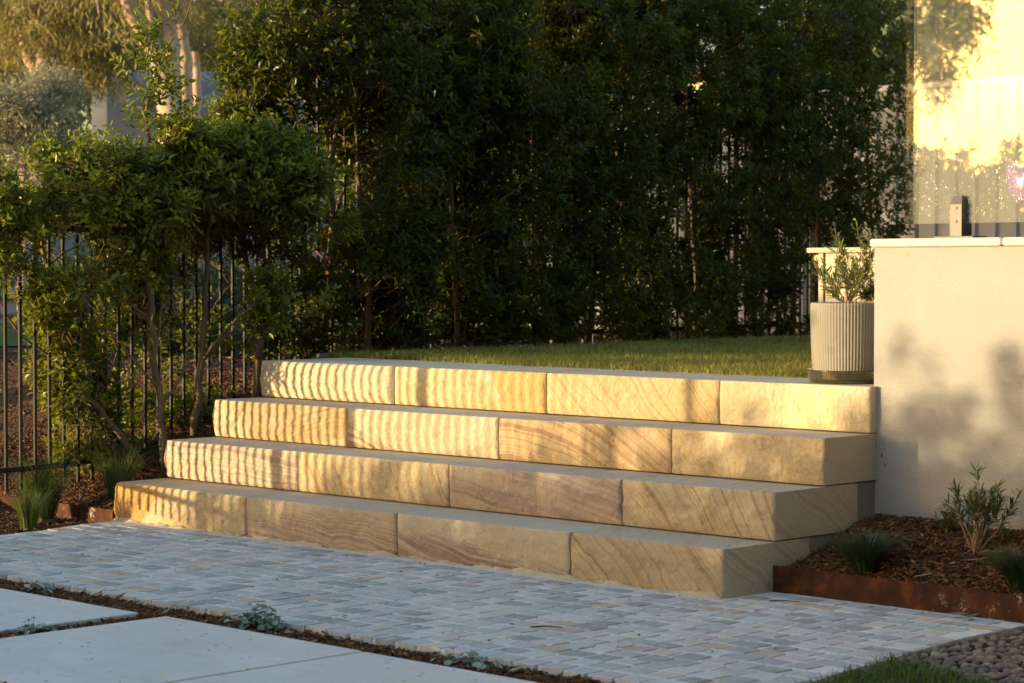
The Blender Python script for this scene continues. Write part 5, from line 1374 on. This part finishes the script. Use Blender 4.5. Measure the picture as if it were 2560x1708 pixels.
gum_tree('tall gum tree with hanging branches mirrored in the glass', (c[0], c[1], tz),
         [([q3(-2.4, -13.5, tz - 0.1), q3(-2.3, -13.5, 1.8), q3(-2.0, -13.4, 3.4), q3(-1.0, -13.2, 5.0), q3(0.4, -13, 6.4)], 0.20, 0.07), ([q3(-2.0, -13.4, 3.4), q3(-0.6, -13.2, 4.4), q3(0.8, -13.0, 4.9), q3(1.7, -12.9, 4.7), q3(1.85, -12.9, 4.0)], 0.09, 0.012), ([q3(-2.2, -13.5, 2.8), q3(-3.2, -13.6, 4.6), q3(-3.8, -13.6, 6.0)], 0.09, 0.04)],
         [(*q3(1.80, -12.9, 4.05), (0.20, 0.20, 0.45), 1.2), (*q3(1.72, -12.9, 3.35), (0.16, 0.16, 0.40), 0.7), (*q3(2.0, -12.9, 3.75), (0.13, 0.13, 0.32), 0.5), (*q3(1.52, -12.9, 3.75), (0.22, 0.22, 0.35), 0.8), (*q3(1.6, -13, 4.8), (0.7, 0.7, 0.4), 1.2), (*q3(0.2, -13.0, 5.6), (1.0, 1.0, 0.7), 1.5), (*q3(-1.2, -13.2, 6.2), (1.6, 1.6, 0.9), 2), (*q3(-3.6, -13.4, 6.2), (1.3, 1.3, 0.9), 1.5)], 9000, 90, (0.11, 0.022), 0.7, None)
skyline = [(-21.3, -40, 7.2, 3.6), (20, -60, 5.5, 5.5), (31, -58, 7.5, 6), (46, -45, 9, 8)]  # unseen trees added to shade the caravan and block low skyglow
skyline += [(p_, -300 + 9 * math.sin(p_ * 1.7), (19.3 if p_ < -5.5 else 14.8) + 1.2 * math.sin(p_ * 0.9 + 1.0) + 0.7 * math.sin(p_ * 2.3), 3.6 + 0.8 * math.sin(p_)) for p_ in list(np.arange(-46, -26, 6)) + list(np.arange(-24, -5.5, 3.2)) + list(np.arange(-3, 30, 6))]
for k, (p, s, h, w) in enumerate(skyline):
    c = ps(p, s); tz = float(terrain(c[0], c[1])); b_ = np.array([c[0], c[1], tz])
    gum_tree('%s distant broad tree out of view, among mirrored skyline and added shade trees' % ['first', 'second', 'third', 'fourth', 'fifth', 'sixth', 'seventh', 'eighth', 'ninth', 'tenth', 'eleventh', 'twelfth', 'thirteenth', 'fourteenth', 'fifteenth', 'sixteenth', 'seventeenth', 'eighteenth', 'nineteenth', 'twentieth', 'last'][min(k, 20)], tuple(b_), [([b_, b_ + np.array([0.2, 0, h * 0.4]), b_ + np.array([0, 0.2, h * 0.8])], 0.22, 0.08)],
             [(c[0], c[1], tz + h * 0.55, (w * 0.8, w * 0.8, h * 0.42), 2), (c[0] + w * 0.4, c[1] - w * 0.2, tz + h * 0.4, (w * 0.6, w * 0.6, h * 0.36), 1), (c[0] - w * 0.4, c[1] + w * 0.2, tz + h * 0.35, (w * 0.6, w * 0.6, h * 0.34), 1)], 1900, 300 + k, (0.42, 0.16) if s > -100 else (1.3, 0.7), 0.2, 'skyline and added shade trees mirrored in the glass', SHRUBL, TRUNK, 'distant_tree')

for k, (p, s, lab) in enumerate([(-3.6, -17.5, 'unseen high gum crown added to block sunward sky, nearest the tall mirrored gum'), (6.0, -17, 'unseen high gum crown added to block sunward sky, in line with the wall'), (13.0, -18, 'unseen high gum crown added to block sunward sky, farthest right')]):  # unseen crowns added to keep sunward sky light off the wall
    c = ps(p, s); tz = float(terrain(c[0], c[1])); b_ = np.array([c[0], c[1], tz])
    gum_tree(lab, tuple(b_), [([b_, b_ + np.array([0.1, 0, 3.0]), b_ + np.array([0.2, 0.2, 6.0]), b_ + np.array([0.3, 0, 9.0])], 0.16, 0.06)],
             [(c[0], c[1], 8.6, (4.2, 4.2, 3.6), 4), (c[0] + 2.4, c[1] - 1.4, 7.4, (2.8, 2.8, 2.2), 2), (c[0] - 2.4, c[1] + 1.4, 7.4, (2.8, 2.8, 2.2), 2)], 6000, 500 + k, (0.40, 0.14), 0.4)

# ------------------------------------------------------------------ parked caravan and car beyond the hedge
def extrude_profile(prof, x0, x1, bevel=0.0):
    """prof: (y,z) outline, extruded along x"""
    n = len(prof); P = np.array(prof); c = P.mean(0); V = []
    rings = [(x0, 0.90 if bevel else 1.0), (x0 + bevel, 1.0), (x1 - bevel, 1.0), (x1, 0.90 if bevel else 1.0)]
    for x, s in rings: V += [(x, *(c + (p - c) * s)) for p in P]
    F = []
    for r in range(3):
        for i in range(n):
            j = (i + 1) % n; F.append((r * n + i, r * n + j, (r + 1) * n + j, (r + 1) * n + i))
    m = MB(); m.addq(V, F, [(0, i + 1, i) for i in range(1, n - 1)] + [(3 * n, 3 * n + i, 3 * n + i + 1) for i in range(1, n - 1)])
    return m
WHITE = Mat('white_paint', (0.17, 0.215, 0.30), 0.5, 0.3).m
GLS = Mat('dark_window', (0.02, 0.025, 0.03), 0.08, 0.6).m
RUB = Mat('tyre_rubber', (0.02, 0.02, 0.02), 0.8, 0.2).m
c = P_(425, 640, 33); tz = float(terrain(c[0], c[1]))
van = thing('caravan', 'pale blue grey round cornered caravan seen over the hedge top', 'caravan', (c[0], c[1], tz)); van.rotation_euler = (0, 0, 0.7794 + 0.12)
zt = P_(425, 186, 33)[2] - tz
prof = [(-1.05, 0.45), (1.05, 0.45), (1.08, zt - 0.5), (1.0, zt - 0.18), (0.8, zt - 0.03), (0.4, zt), (-0.4, zt), (-0.8, zt - 0.03), (-1.0, zt - 0.18), (-1.08, zt - 0.5)]
extrude_profile(prof, -1.05, 2.4, 0.22).build('body', WHITE, van, smooth=False)
MB().box((0.2, -1.10, 1.5), (1.2, -1.085, 2.1), 0.005).build('window', GLS, van)
for x in (0.4, 1.1):
    MB().tube([(x, -1.0, 0.33), (x, -0.8, 0.33)], [0.33, 0.33], 20).build('wheel', RUB, van)
for x in (0.0, 1.6):
    MB().tube([(x, -0.2, zt), (x, -0.2, zt + 0.10), (x, -0.2, zt + 0.16)], [0.28, 0.26, 0.14], 16).build('roof_vent', WHITE, van)
c = P_(-60, 790, 24.5); tz = float(terrain(c[0], c[1])) + 0.016
car = thing('parked_car', 'silver car parked on the street seen through the fence bars', 'car', (c[0], c[1], tz)); car.rotation_euler = (0, 0, 0.7794 + 0.35)
CARP = Mat('silver_car_paint', (0.35, 0.40, 0.47), 0.3, 0.5, 0.4).m
def car_half(prof, w, name, mat, inset=0.12):
    n = len(prof); V = []
    for y, s in ((-w, 0), (-w * 0.6, 1), (w * 0.6, 1), (w, 0)):
        V += [(x, y, z if s else z - (inset if z > 0.5 else 0)) for x, z in prof]
    F = []
    for r in range(3):
        for i in range(n):
            j = (i + 1) % n; F.append((r * n + i, (r + 1) * n + i, (r + 1) * n + j, r * n + j))
    m = MB(); m.addq(V, F, [(0, i, i + 1) for i in range(1, n - 1)] + [(3 * n, 3 * n + i + 1, 3 * n + i) for i in range(1, n - 1)]); return m.build(name, mat, car)
car_half([(-2.1, 0.25), (2.1, 0.25), (2.15, 0.55), (2.0, 0.80), (1.1, 0.93), (-1.7, 0.98), (-2.12, 0.85), (-2.18, 0.5)], 0.86, 'body', CARP, 0.06)
car_half([(1.15, 0.92), (0.45, 1.40), (-0.9, 1.44), (-1.75, 0.97)], 0.74, 'cabin_glass', GLS, 0.05)
MB().box((-0.85, -0.62, 1.405), (0.40, 0.62, 1.455), 0.02).build('roof', CARP, car)
for x in (-1.35, 1.35):
    for y in (-0.87, 0.87):
        s = 1 if y > 0 else -1
        w_ = MB().tube([(x, y - 0.20 * s, 0.31), (x, y, 0.31)], [0.31, 0.31], 22).build('wheel', RUB, car)
        MB().tube([(x, y - 0.02 * s, 0.31), (x, y + 0.006 * s, 0.31)], [0.20, 0.19], 16).build('rim', CARP, w_)
